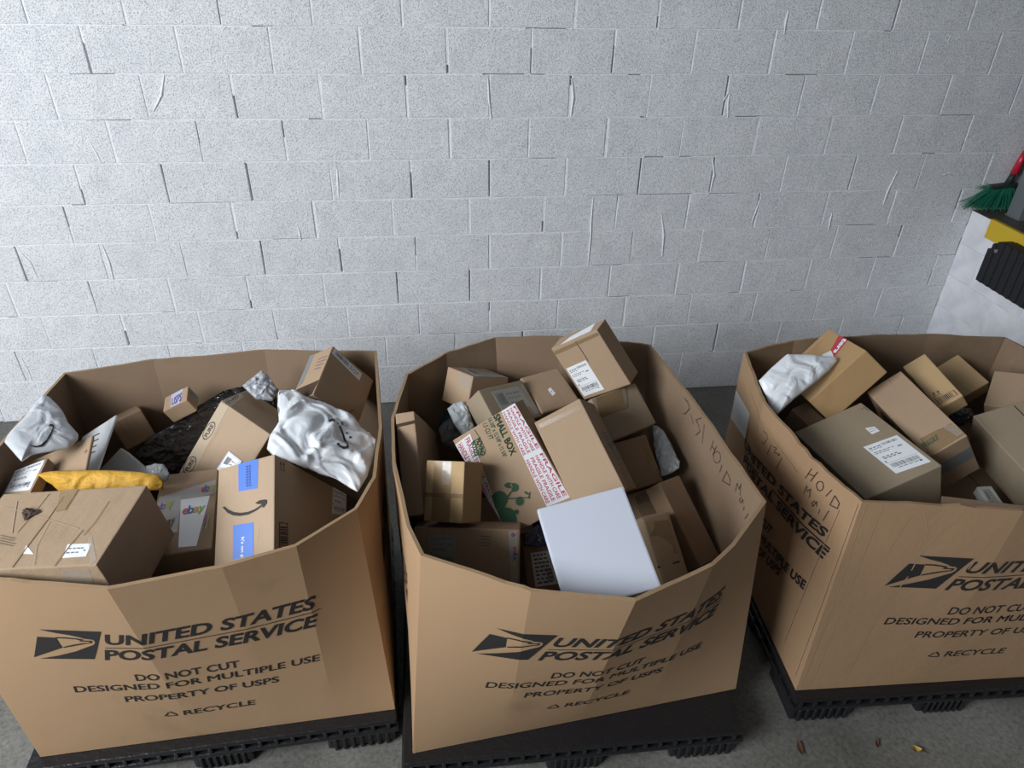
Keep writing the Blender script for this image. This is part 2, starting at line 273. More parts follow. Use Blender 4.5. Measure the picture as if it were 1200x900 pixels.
DECALS = [
 ('A1','T','label',[[0.1054, -0.0724, 0.1092], [0.1756, -0.0738, 0.1092], [0.1856, -0.1194, 0.1092], [0.1176, -0.1212, 0.1092]],{'style': 'note'}),
 ('A1','T','poly',[[-0.0205, -0.0674, 0.1092], [0.0226, -0.102, 0.1092], [-0.0111, -0.0984, 0.1092]],{'mat': 'paper', 'name': 'triangle_sticker'}),
 ('A1','T','tape',[[0.1547, -0.054, 0.1092], [0.166, -0.0516, 0.1092], [0.2225, -0.1334, 0.1092], [0.2163, -0.1499, 0.1092]],{'mat': 'clear_tape'}),
 ('A1','T','polyline',[[-0.0737, 0.1369, 0.1092], [-0.0737, 0.0561, 0.1092], [-0.0786, -0.0163, 0.1092]],{'mat': 'crease', 'w': 0.002, 'name': 'crease'}),
 ('A1','T','polyline',[[-0.018, 0.1217, 0.1092], [-0.0134, 0.0316, 0.1092], [-0.0132, -0.0586, 0.1092], [-0.011, -0.1455, 0.1092]],{'mat': 'crease', 'w': 0.003, 'name': 'crease'}),
 ('A1','T','polyline',[[-0.2048, 0.0952, 0.1092], [-0.1149, 0.066, 0.1092], [-0.0075, 0.0262, 0.1092], [0.1056, -0.016, 0.1092]],{'mat': 'crease_light', 'w': 0.003, 'name': 'crease'}),
 ('A1','T','polyline',[[-0.163, 0.1115, 0.1092], [-0.0956, -0.0184, 0.1092]],{'mat': 'crease_light', 'w': 0.003, 'name': 'crease'}),
 ('A1','T','polyline',[[0.1226, -0.0235, 0.1092], [0.1158, -0.0792, 0.1092], [0.1123, -0.1499, 0.1092]],{'mat': 'crease', 'w': 0.0025, 'name': 'crease'}),
 ('A1','T','polyline',[[0.1437, 0.0882, 0.1092], [0.1445, 0.0072, 0.1092], [0.1362, -0.0434, 0.1092]],{'mat': 'crease', 'w': 0.002, 'name': 'crease'}),
 ('A1','T','polyline',[[0.0346, -0.0271, 0.1092], [0.1467, -0.0347, 0.1092]],{'mat': 'crease_light', 'w': 0.0015, 'name': 'crease'}),
 ('A1','T','polyline',[[-0.0024, 0.0175, 0.1092], [0.0134, -0.0726, 0.1092], [0.0476, -0.1403, 0.1092]],{'mat': 'crease_light', 'w': 0.0015, 'name': 'crease'}),
 ('A1','T','lines',[[-0.1247, -0.0261, 0.1092], [-0.0569, -0.0464, 0.1092], [-0.0516, -0.0746, 0.1092], [-0.111, -0.0585, 0.1092]],{}),
 ('A1','F','tape',[[0.1254, -0.1509, 0.0955], [0.2042, -0.1509, 0.0969], [0.1884, -0.1509, 0.0338], [0.0995, -0.1509, 0.0254]],{'mat': 'clear_tape'}),
 ('A1','T','tape',[[-0.0443, 0.1499, 0.1092], [0.0144, 0.1499, 0.1092], [0.0214, 0.0628, 0.1092], [-0.0051, 0.0579, 0.1092]],{'mat': 'stain_tape'}),
 ('A2','T','tape',[[-0.0882, 0.0847, 0.0418], [0.0906, 0.1441, 0.0418], [0.0941, 0.0704, 0.0418], [-0.0924, 0.0001, 0.0418]],{'mat': 'ebay_tape'}),
 ('A2','T','tape',[[-0.0877, 0.0799, 0.0418], [-0.0181, 0.0917, 0.0418], [-0.0142, -0.1117, 0.0418], [-0.0909, -0.1056, 0.0418]],{'mat': 'ebay_tape'}),
 ('A2','T','tape',[[-0.0178, 0.0544, 0.0418], [0.0753, 0.0559, 0.0418], [0.0478, -0.191, 0.0418], [-0.0052, -0.186, 0.0418]],{'mat': 'glossy_white'}),
 ('A2','T','ebay',[[-0.0919, 0.0444, 0.0418], [-0.0379, 0.0683, 0.0418], [-0.0384, 0.0139, 0.0418], [-0.0897, -0.0005, 0.0418]],{}),
 ('A2','T','ebay',[[0.044, 0.1156, 0.0418], [0.0942, 0.1284, 0.0418], [0.0948, 0.0745, 0.0418], [0.047, 0.0672, 0.0418]],{}),
 ('A2','T','ebay',[[-0.0065, 0.0153, 0.0418], [0.0665, 0.0163, 0.0418], [0.0587, -0.0356, 0.0418], [-0.0071, -0.0418, 0.0418]],{}),
 ('A2','T','ebay',[[0.0592, -0.1293, 0.0418], [0.0738, -0.1573, 0.0418], [0.0854, -0.0331, 0.0418], [0.0703, -0.0027, 0.0418]],{}),
 ('A2','T','text',[[-0.0753, -0.0385, 0.0418], [-0.027, -0.024, 0.0418], [-0.0269, -0.0838, 0.0418], [-0.0751, -0.0889, 0.0418]],{'t': 'ebay', 'mat': 'ink_brown'}),
 ('A3','F','tape',[[-0.029, -0.2971, 0.161], [0.0438, -0.2971, 0.161], [0.0436, -0.2971, 0.0606], [-0.0255, -0.2971, 0.0659]],{'mat': 'blue_tape'}),
 ('A3','F','tape',[[-0.0406, -0.2971, -0.0429], [0.0308, -0.2971, -0.0483], [0.0333, -0.2971, -0.1531], [-0.0376, -0.2971, -0.151]],{'mat': 'blue_tape'}),
 ('A3','F','text',[[0.0019, -0.2971, -0.0879], [0.0024, -0.2971, -0.1517], [-0.0124, -0.2971, -0.1512], [-0.013, -0.2971, -0.0872]],{'t': "It's on p", 'mat': 'paper'}),
 ('A3','F','lines_v',[[-0.0022, -0.2971, 0.1566], [0.0199, -0.2971, 0.154], [0.022, -0.2971, 0.0687], [0.0003, -0.2971, 0.0711]],{'mat': 'blue_ink'}),
 ('A3','F','smile',[[-0.083, -0.2971, 0.0568], [0.0777, -0.2971, 0.0211], [0.0786, -0.2971, -0.0429], [-0.0801, -0.2971, -0.0062]],{}),
 ('A3','R','arrows',[[0.1037, -0.2726, 0.1467], [0.1037, -0.2357, 0.1532], [0.1037, -0.2357, 0.1217], [0.1037, -0.2724, 0.1142]],{}),
 ('A3','R','stripes',[[0.1037, -0.2722, -0.0588], [0.1037, -0.2237, -0.0496], [0.1037, -0.2216, -0.1316], [0.1037, -0.2707, -0.1393]],{}),
 ('A3','R','label',[[0.1037, 0.0757, 0.161], [0.1037, 0.1737, 0.161], [0.1037, 0.1644, 0.0756], [0.1037, 0.0621, 0.0556]],{'style': 'ship'}),
 ('A3','R','poly',[[0.1037, 0.1805, 0.161], [0.1037, 0.2835, 0.161], [0.1037, 0.2531, 0.0883], [0.1037, 0.1678, 0.0765]],{'mat': 'dark_print', 'name': 'printed_panel'}),
 ('A4','F','tape',[[-0.1095, -0.1051, 0.1779], [-0.0746, -0.1051, 0.185], [-0.0648, -0.1051, -0.1056], [-0.1095, -0.1051, -0.1556]],{'mat': 'pale_tape'}),
 ('A4','T','tape',[[-0.1095, -0.1041, 0.186], [-0.0706, -0.1041, 0.186], [-0.0875, 0.0315, 0.186], [-0.1095, 0.0316, 0.186]],{'mat': 'pale_tape'}),
 ('A4','F','oval',[[-0.1095, -0.1051, 0.0138], [-0.1095, -0.1051, 0.0976], [-0.076, -0.1051, 0.1007], [-0.0756, -0.1051, 0.0169]],{'t': 'PURE'}),
 ('A4','F','oval',[[-0.1095, -0.1051, -0.1497], [-0.1095, -0.1051, -0.0674], [-0.07, -0.1051, -0.0634], [-0.0701, -0.1051, -0.1458]],{'t': 'PURE'}),
 ('A4','T','oval',[[-0.1021, -0.1035, 0.186], [-0.1095, 0.0101, 0.186], [-0.0935, 0.0078, 0.186], [-0.0771, -0.1038, 0.186]],{'t': 'PURE'}),
 ('A6','T','tape',[[-0.0235, 0.042, 0.0331], [0.0292, 0.0464, 0.0331], [0.023, -0.0464, 0.0331], [-0.0176, -0.0464, 0.0331]],{'mat': 'violet_tape'}),
 ('A6','T','text',[[-0.016, 0.0129, 0.0331], [0.0266, 0.0235, 0.0331], [0.0256, -0.0362, 0.0331], [-0.0152, -0.0389, 0.0331]],{'t': 'USPS', 'mat': 'violet_ink'}),
 ('A6','R','label',[[0.0523, 0.0394, 0.0201], [0.0523, 0.0434, -0.0321], [0.0523, -0.0058, -0.0216], [0.0523, -0.0085, 0.0209]],{'style': 'grey'}),
 ('A10','T','label',[[-0.0612, 0.0797, 0.0182], [0.0525, 0.0773, 0.0182], [0.0545, -0.0667, 0.0182], [-0.0504, -0.0316, 0.0182]],{'style': 'ship'}),
 ('A9','F','poly',[[0.1117, -0.006, 0.0146], [0.1201, -0.006, 0.022], [0.124, -0.006, 0.0087], [0.1153, -0.006, 0.0034]],{'mat': 'brown_tape', 'name': 'scuff'}),
 ('A8','F','lines',[[-0.0251, -0.004, 0.0861], [0.0442, -0.004, 0.0773], [0.0604, -0.004, -0.0216], [0.0021, -0.004, -0.0106]],{}),
 ('A16','R','label',[[0.0689, -0.1073, 0.1198], [0.0689, 0.0521, 0.1099], [0.0689, 0.0518, 0.0735], [0.0689, -0.1092, 0.0911]],{'style': 'bar'}),
 ('A16','F','tape',[[-0.0679, -0.1175, 0.1229], [-0.0397, -0.1175, 0.1229], [-0.0368, -0.1175, -0.0305], [-0.061, -0.1175, -0.0479]],{'mat': 'grey_tape'}),
 ('A16','F','lines',[[0.0038, -0.1175, 0.078], [0.0609, -0.1175, 0.074], [0.0596, -0.1175, 0.0127], [0.0069, -0.1175, 0.0191]],{}),
 ('A16','F','poly',[[-0.057, -0.1175, -0.0557], [0.0679, -0.1175, -0.0527], [0.0615, -0.1175, -0.1187], [-0.0657, -0.1175, -0.1229]],{'mat': 'seam', 'name': 'open_gap'}),  # dark patch painted for the shade inside the carton's open end
 ('A16','R','polyline',[[0.0689, -0.0987, -0.0299], [0.0689, 0.0436, -0.0377], [0.0689, 0.1165, -0.0525]],{'mat': 'crease_light', 'w': 0.0025, 'name': 'crease'}),
 ('A16','R','polyline',[[0.0689, 0.0333, -0.104], [0.0689, 0.077, -0.0609]],{'mat': 'dark_print', 'w': 0.003, 'name': 'printed_mark'}),
 ('A18','F','label',[[-0.0303, -0.004, 0.0316], [0.0254, -0.004, 0.033], [0.0129, -0.004, -0.0063], [-0.0285, -0.004, -0.0243]],{'style': 'bar'}),
 ('B1','F','seam',[[-0.0333, -0.224, 0.1439], [0.0333, -0.224, 0.1493], [0.0333, -0.224, 0.137], [-0.0333, -0.224, 0.1316]],{'line': ((0, 0.5), (1, 0.5))}),
 ('B2','F','tape',[[-0.0435, -0.0676, 0.1014], [0.027, -0.0676, 0.1015], [0.0281, -0.0676, -0.1015], [-0.0453, -0.0676, -0.1015]],{'mat': 'brown_tape'}),
 ('B2','F','tape',[[-0.0096, -0.0676, 0.0995], [0.0238, -0.0676, 0.1006], [0.0213, -0.0676, 0.0233], [-0.0086, -0.0676, 0.022]],{'mat': 'clear_tape'}),  # pale patch painted for the glint on the upright tape
 ('B2','F','tape',[[-0.074, -0.0676, -0.007], [0.074, -0.0676, -0.0053], [0.074, -0.0676, -0.0193], [-0.0739, -0.0676, -0.0214]],{'mat': 'brown_tape'}),
 ('B3','F','text',[[0.0661, -0.0731, 0.2001], [0.0476, -0.0731, 0.0474], [0.0207, -0.0731, 0.0451], [0.0404, -0.0731, 0.2001]],{'t': 'SMALL BOX', 'mat': 'green_ink', 'bold': 0.05}),
 ('B3','F','text',[[0.035, -0.0731, 0.1997], [0.0102, -0.0731, 0.0546], [-0.0048, -0.0731, 0.054], [0.0184, -0.0731, 0.2001]],{'t': '16 3/8" x 12 5/8" x 12 5/8"', 'mat': 'green_ink'}),
 ('B3','F','text',[[0.01, -0.0731, 0.193], [0.0012, -0.0731, 0.1321], [-0.0165, -0.0731, 0.1345], [-0.0073, -0.0731, 0.1967]],{'t': '1.5 CU FT', 'mat': 'green_ink'}),
 ('B3','F','fragile',[[0.134, -0.0731, 0.2001], [0.1289, -0.0731, -0.1842], [0.0397, -0.0731, -0.1732], [0.0766, -0.0731, 0.2001]],{'t': ['FRAGILE', 'HANDLE WITH CARE', 'FRAGILE FRAGILE', 'HANDLE WITH CARE']}),
 ('B3','F','fragile',[[-0.0643, -0.0731, 0.1899], [-0.134, -0.0731, -0.1578], [-0.134, -0.0731, -0.1473], [-0.134, -0.0731, 0.1834]],{'t': ['FRAGILE FRAGILE', 'HANDLE WITH CARE']}),
 ('B3','F','text',[[-0.038, -0.0731, 0.1605], [-0.0543, -0.0731, 0.0987], [-0.074, -0.0731, 0.1028], [-0.0593, -0.0731, 0.1621]],{'t': 'MOVING', 'mat': 'green_ink', 'bold': 0.05}),
 ('B3','F','text',[[-0.0607, -0.0731, 0.1629], [-0.0754, -0.0731, 0.1036], [-0.0935, -0.0731, 0.1104], [-0.0796, -0.0731, 0.1595]],{'t': 'BOXES', 'mat': 'green_ink', 'bold': 0.05}),
 ('B3','F','polyline',[[-0.0432, -0.0731, 0.1938], [-0.0418, -0.0731, 0.1484], [-0.0478, -0.0731, 0.1092], [-0.0614, -0.0731, 0.0992], [-0.0926, -0.0731, 0.1027]],{'mat': 'green_ink', 'w': 0.0016, 'name': 'printed_frame'}),
 ('B3','F','polys',[[[-0.1269, -0.0731, -0.0953], [-0.0977, -0.0731, -0.0958], [-0.0763, -0.0731, -0.1147], [-0.0699, -0.0731, -0.1338], [-0.0785, -0.0731, -0.1574], [-0.0956, -0.0731, -0.1778], [-0.134, -0.0731, -0.1547]], [[-0.1143, -0.0731, -0.0418], [-0.0979, -0.0731, -0.0368], [-0.0789, -0.0731, -0.0395], [-0.0684, -0.0731, -0.0511], [-0.0645, -0.0731, -0.066], [-0.0726, -0.0731, -0.0863], [-0.0904, -0.0731, -0.0984], [-0.1119, -0.0731, -0.095], [-0.1273, -0.0731, -0.0937], [-0.1231, -0.0731, -0.0725]], [[-0.0706, -0.0731, -0.0711], [-0.0408, -0.0731, -0.0608], [-0.0392, -0.0731, -0.0653], [-0.0695, -0.0731, -0.0788]], [[-0.0554, -0.0731, -0.03], [-0.0393, -0.0731, -0.0277], [-0.0269, -0.0731, -0.0361], [-0.0358, -0.0731, -0.041], [-0.0332, -0.0731, -0.0509], [-0.0434, -0.0731, -0.0509], [-0.0523, -0.0731, -0.0416]], [[-0.0276, -0.0731, -0.0371], [-0.0146, -0.0731, -0.0444], [-0.0087, -0.0731, -0.0562], [-0.0141, -0.0731, -0.0673], [-0.0258, -0.0731, -0.072], [-0.0401, -0.0731, -0.0669], [-0.0399, -0.0731, -0.0571], [-0.0304, -0.0731, -0.0511]], [[-0.0682, -0.0731, -0.0767], [0.0021, -0.0731, -0.1116], [0.0012, -0.0731, -0.1153], [-0.0697, -0.0731, -0.0815]], [[-0.0044, -0.0731, -0.0868], [0.0029, -0.0731, -0.0867], [0.007, -0.0731, -0.0988], [0.0167, -0.0731, -0.0972], [0.001, -0.0731, -0.118], [-0.0031, -0.0731, -0.1129], [0.0062, -0.0731, -0.1026], [-0.0009, -0.0731, -0.1]], [[-0.0716, -0.0731, -0.1272], [-0.0592, -0.0731, -0.1284], [-0.0559, -0.0731, -0.1373], [-0.0651, -0.0731, -0.145], [-0.0709, -0.0731, -0.1403]], [[-0.0241, -0.0731, -0.1139], [-0.0208, -0.0731, -0.1216], [-0.0288, -0.0731, -0.1184], [-0.03, -0.0731, -0.1266], [-0.0351, -0.0731, -0.1201], [-0.0404, -0.0731, -0.1267], [-0.0414, -0.0731, -0.1185], [-0.0494, -0.0731, -0.1217], [-0.0459, -0.0731, -0.114], [-0.0545, -0.0731, -0.113], [-0.0475, -0.0731, -0.108], [-0.0544, -0.0731, -0.103], [-0.0457, -0.0731, -0.1019], [-0.049, -0.0731, -0.0943], [-0.041, -0.0731, -0.0975], [-0.0398, -0.0731, -0.0892], [-0.0347, -0.0731, -0.0958], [-0.0293, -0.0731, -0.0892], [-0.0284, -0.0731, -0.0974], [-0.0204, -0.0731, -0.0942], [-0.0239, -0.0731, -0.1018], [-0.0153, -0.0731, -0.1029], [-0.0223, -0.0731, -0.1079], [-0.0155, -0.0731, -0.1129]]],{'mat': 'green_ink', 'name': 'printed_plant'}),
 ('B4','T','label',[[-0.0634, 0.0671, 0.0523], [0.0804, 0.0635, 0.0523], [0.0981, -0.0352, 0.0523], [-0.0604, -0.0269, 0.0523]],{'style': 'grey'}),
 ('B4','T','tape',[[0.0839, 0.0689, 0.0523], [0.1076, 0.0683, 0.0523], [0.1171, -0.0726, 0.0523], [0.0889, -0.071, 0.0523]],{'mat': 'clear_tape'}),
 ('B5','F','tape',[[-0.0808, -0.1221, 0.1613], [0.0853, -0.1221, 0.1544], [0.0839, -0.1221, 0.1384], [-0.0812, -0.1221, 0.1463]],{'mat': 'brown_tape'}),
 ('B5','R','tape',[[0.0926, -0.0338, 0.0448], [0.0926, 0.0956, 0.0541], [0.0926, 0.1211, -0.0625], [0.0926, -0.0136, -0.0697]],{'mat': 'grey_clear_tape'}),
 ('B5','R','tape',[[0.0926, -0.0221, -0.073], [0.0926, 0.1211, -0.0695], [0.0926, 0.1211, -0.1688], [0.0926, -0.0403, -0.1717]],{'mat': 'clear_tape'}),
 ('B6','F','label',[[-0.1073, -0.0459, 0.0273], [-0.0019, -0.0459, 0.0314], [-0.0027, -0.0459, -0.1127], [-0.1081, -0.0459, -0.1143]],{'style': 'ship'}),
 ('B6','T','poly',[[-0.0669, -0.0442, 0.1302], [-0.0417, 0.0028, 0.1302], [0.0698, 0.0449, 0.1302], [0.0791, -0.0289, 0.1302]],{'mat': 'paper', 'name': 'shipping_label'}),
 ('B6','F','seam',[[0.0035, -0.0459, 0.1208], [0.0069, -0.0459, 0.1195], [0.0081, -0.0459, 0.0236], [0.0046, -0.0459, 0.0249]],{'line': ((0.5, 0), (0.5, 1))}),
 ('B6','F','tape',[[-0.1132, -0.0459, 0.1151], [0.1142, -0.0459, 0.1202], [0.1136, -0.0459, 0.1065], [-0.1154, -0.0459, 0.0988]],{'mat': 'brown_tape'}),
 ('B7','T','tape',[[-0.0935, 0.0894, 0.0798], [0.071, 0.0888, 0.0798], [0.0288, 0.0047, 0.0798], [-0.1187, 0.0072, 0.0798]],{'mat': 'brown_tape'}),
 ('B7','T','tape',[[0.0439, 0.0893, 0.0798], [0.0564, 0.0874, 0.0798], [0.033, 0.0265, 0.0798], [0.0177, 0.0237, 0.0798]],{'mat': 'clear_tape'}),  # narrow pale strip painted for a glint on the tape
 ('B8','T','tape',[[0.0439, 0.0903, 0.0898], [0.0713, 0.0906, 0.0898], [0.067, -0.0889, 0.0898], [0.0375, -0.0949, 0.0898]],{'mat': 'brown_tape'}),
 ('B9','T','label',[[-0.0109, 0.0036, 0.0883], [0.0056, 0.01, 0.0883], [0.0106, -0.0245, 0.0883], [-0.0087, -0.0322, 0.0883]],{'style': 'plain'}),
 ('B10','T','label',[[-0.0678, -0.0355, 0.0716], [-0.0237, 0.0169, 0.0716], [0.0782, 0.0786, 0.0716], [0.0782, -0.0734, 0.0716]],{'style': 'grey'}),
 ('B10','F','tape',[[-0.0065, -0.1007, 0.0675], [0.0727, -0.1007, 0.0672], [0.078, -0.1007, 0.0126], [0.0037, -0.1007, 0.0133]],{'mat': 'clear_tape'}),
 ('B14','F','label',[[-0.1295, -0.0623, 0.0816], [-0.0385, -0.0623, 0.084], [-0.0329, -0.0623, -0.0237], [-0.128, -0.0623, -0.0147]],{'style': 'ship_dim'}),
 ('B14','F','lines',[[0.0498, -0.0623, 0.0834], [0.0934, -0.0623, 0.0817], [0.0911, -0.0623, 0.0467], [0.0503, -0.0623, 0.0485]],{}),
 ('B14','F','tape',[[0.1424, -0.0623, 0.1004], [0.1698, -0.0623, 0.104], [0.1794, -0.0623, -0.0875], [0.1543, -0.0623, -0.0854]],{'mat': 'ebay_tape'}),
 ('B14','F','ebay',[[0.1722, -0.0623, 0.0518], [0.1738, -0.0623, -0.0412], [0.1579, -0.0623, -0.0416], [0.1548, -0.0623, 0.0514]],{}),
 ('B14','F','ebay',[[0.1685, -0.0623, 0.0982], [0.169, -0.0623, 0.0692], [0.1487, -0.0623, 0.0686], [0.1467, -0.0623, 0.0976]],{}),
 ('B15','F','label',[[-0.0655, -0.0681, 0.0692], [0.0005, -0.0681, 0.064], [0.0286, -0.0681, -0.0702], [-0.0588, -0.0681, -0.0622]],{'style': 'text'}),
 ('B17','T','tape',[[-0.0468, 0.1012, 0.05], [0.043, 0.0907, 0.05], [0.0381, -0.0254, 0.05], [-0.0463, -0.0116, 0.05]],{'mat': 'brown_tape'}),
 ('B17','T','seam',[[-0.0572, -0.0498, 0.05], [0.0352, -0.0513, 0.05], [0.0364, -0.0575, 0.05], [-0.0559, -0.0559, 0.05]],{'line': ((0, 0.5), (1, 0.5))}),
 ('B18','T','stripes',[[-0.044, 0.166, 0.0495], [0.0499, 0.177, 0.0495], [0.0496, 0.1456, 0.0495], [-0.0447, 0.1296, 0.0495]],{}),
 ('B18','T','arrows',[[0.0019, 0.1164, 0.0495], [0.0407, 0.1232, 0.0495], [0.0403, 0.0886, 0.0495], [0.0017, 0.0822, 0.0495]],{}),
 ('C2','F','tape',[[0.0151, -0.0659, 0.1409], [0.0474, -0.0659, 0.0529], [0.0006, -0.0659, 0.0422], [-0.0666, -0.0659, 0.1409]],{'mat': 'red_tape'}),
 ('C2','F','text',[[0.0129, -0.0659, 0.1409], [0.0357, -0.0659, 0.0704], [0.0083, -0.0659, 0.0673], [-0.0196, -0.0659, 0.1409]],{'t': 'ters', 'mat': 'paper', 'bold': 0.04}),
 ('C2','F','tape',[[-0.0124, -0.0659, 0.0694], [0.0447, -0.0659, 0.0544], [-0.0091, -0.0659, 0.036], [-0.0401, -0.0659, 0.034]],{'mat': 'glossy_white'}),
 ('C4','T','label',[[0.0013, 0.0023, 0.1043], [0.1279, -0.0108, 0.1043], [0.1291, -0.1776, 0.1043], [0.0058, -0.1632, 0.1043]],{'style': 'ship'}),
 ('C4','T','label',[[0.0669, 0.0804, 0.1043], [0.0966, 0.0701, 0.1043], [0.0972, 0.0404, 0.1043], [0.0656, 0.0405, 0.1043]],{'style': 'note'}),
 ('C4','T','polyline',[[0.1188, 0.1758, 0.1043], [0.1357, 0.1787, 0.1043], [0.1339, 0.1515, 0.1043]],{'mat': 'dark_print', 'w': 0.002, 'name': 'printed_mark'}),
 ('C4','T','seam',[[0.1433, 0.1622, 0.1043], [0.1433, 0.0703, 0.1043], [0.1433, 0.0724, 0.1043], [0.1433, 0.1645, 0.1043]],{'line': ((0, 0.5), (1, 0.5))}),
 ('C5','T','tape',[[-0.0493, -0.1099, 0.1196], [0.0648, -0.1183, 0.1196], [0.0724, -0.1852, 0.1196], [-0.0661, -0.1925, 0.1196]],{'mat': 'brown_tape'}),
 ('C5','T','tape',[[0.0355, -0.113, 0.1196], [0.0648, -0.123, 0.1196], [0.0704, -0.179, 0.1196], [0.0478, -0.179, 0.1196]],{'mat': 'clear_tape'}),
 ('C5','T','text',[[-0.0615, -0.1328, 0.1196], [0.0041, -0.1296, 0.1196], [-0.0041, -0.1509, 0.1196], [-0.0608, -0.1564, 0.1196]],{'t': 'FRAGILE', 'mat': 'green_ink'}),
 ('C5','F','tape',[[-0.0624, -0.1935, 0.0415], [0.0708, -0.1935, 0.0487], [0.0717, -0.1935, -0.0261], [-0.0574, -0.1935, -0.0218]],{'mat': 'grey_tape'}),
 ('C6','T','arrows',[[-0.0327, -0.0498, 0.0364], [-0.0002, -0.0539, 0.0364], [-0.0025, -0.0748, 0.0364], [-0.037, -0.0715, 0.0364]],{}),
 ('C6','T','stripes',[[-0.0365, -0.0794, 0.0364], [0.0363, -0.0869, 0.0364], [0.0374, -0.1152, 0.0364], [-0.0357, -0.1123, 0.0364]],{}),
 ('C9','T','seam',[[0.037, 0.1679, 0.1072], [0.037, 0.1091, 0.1072], [0.0418, 0.1117, 0.1072], [0.0418, 0.1705, 0.1072]],{'line': ((0, 0.5), (1, 0.5))}),
 ('C11','F','poly',[[-0.1249, -0.0438, 0.019], [-0.015, -0.0438, 0.019], [-0.0138, -0.0438, 0.019], [-0.1249, -0.0438, 0.019]],{'mat': 'paper', 'name': 'label_strip'}),
 ('C12','T','label',[[-0.0169, 0.0261, 0.02], [0.01, 0.0287, 0.02], [0.0171, -0.0348, 0.02], [-0.0185, -0.0368, 0.02]],{'style': 'grey'}),
]
SCRAP = [[-0.1132, 0.059, 0.1092], [-0.1104, 0.076, 0.1092], [-0.0656, 0.0692, 0.1092], [-0.0534, 0.0581, 0.1092], [-0.0848, 0.0266, 0.1092]]
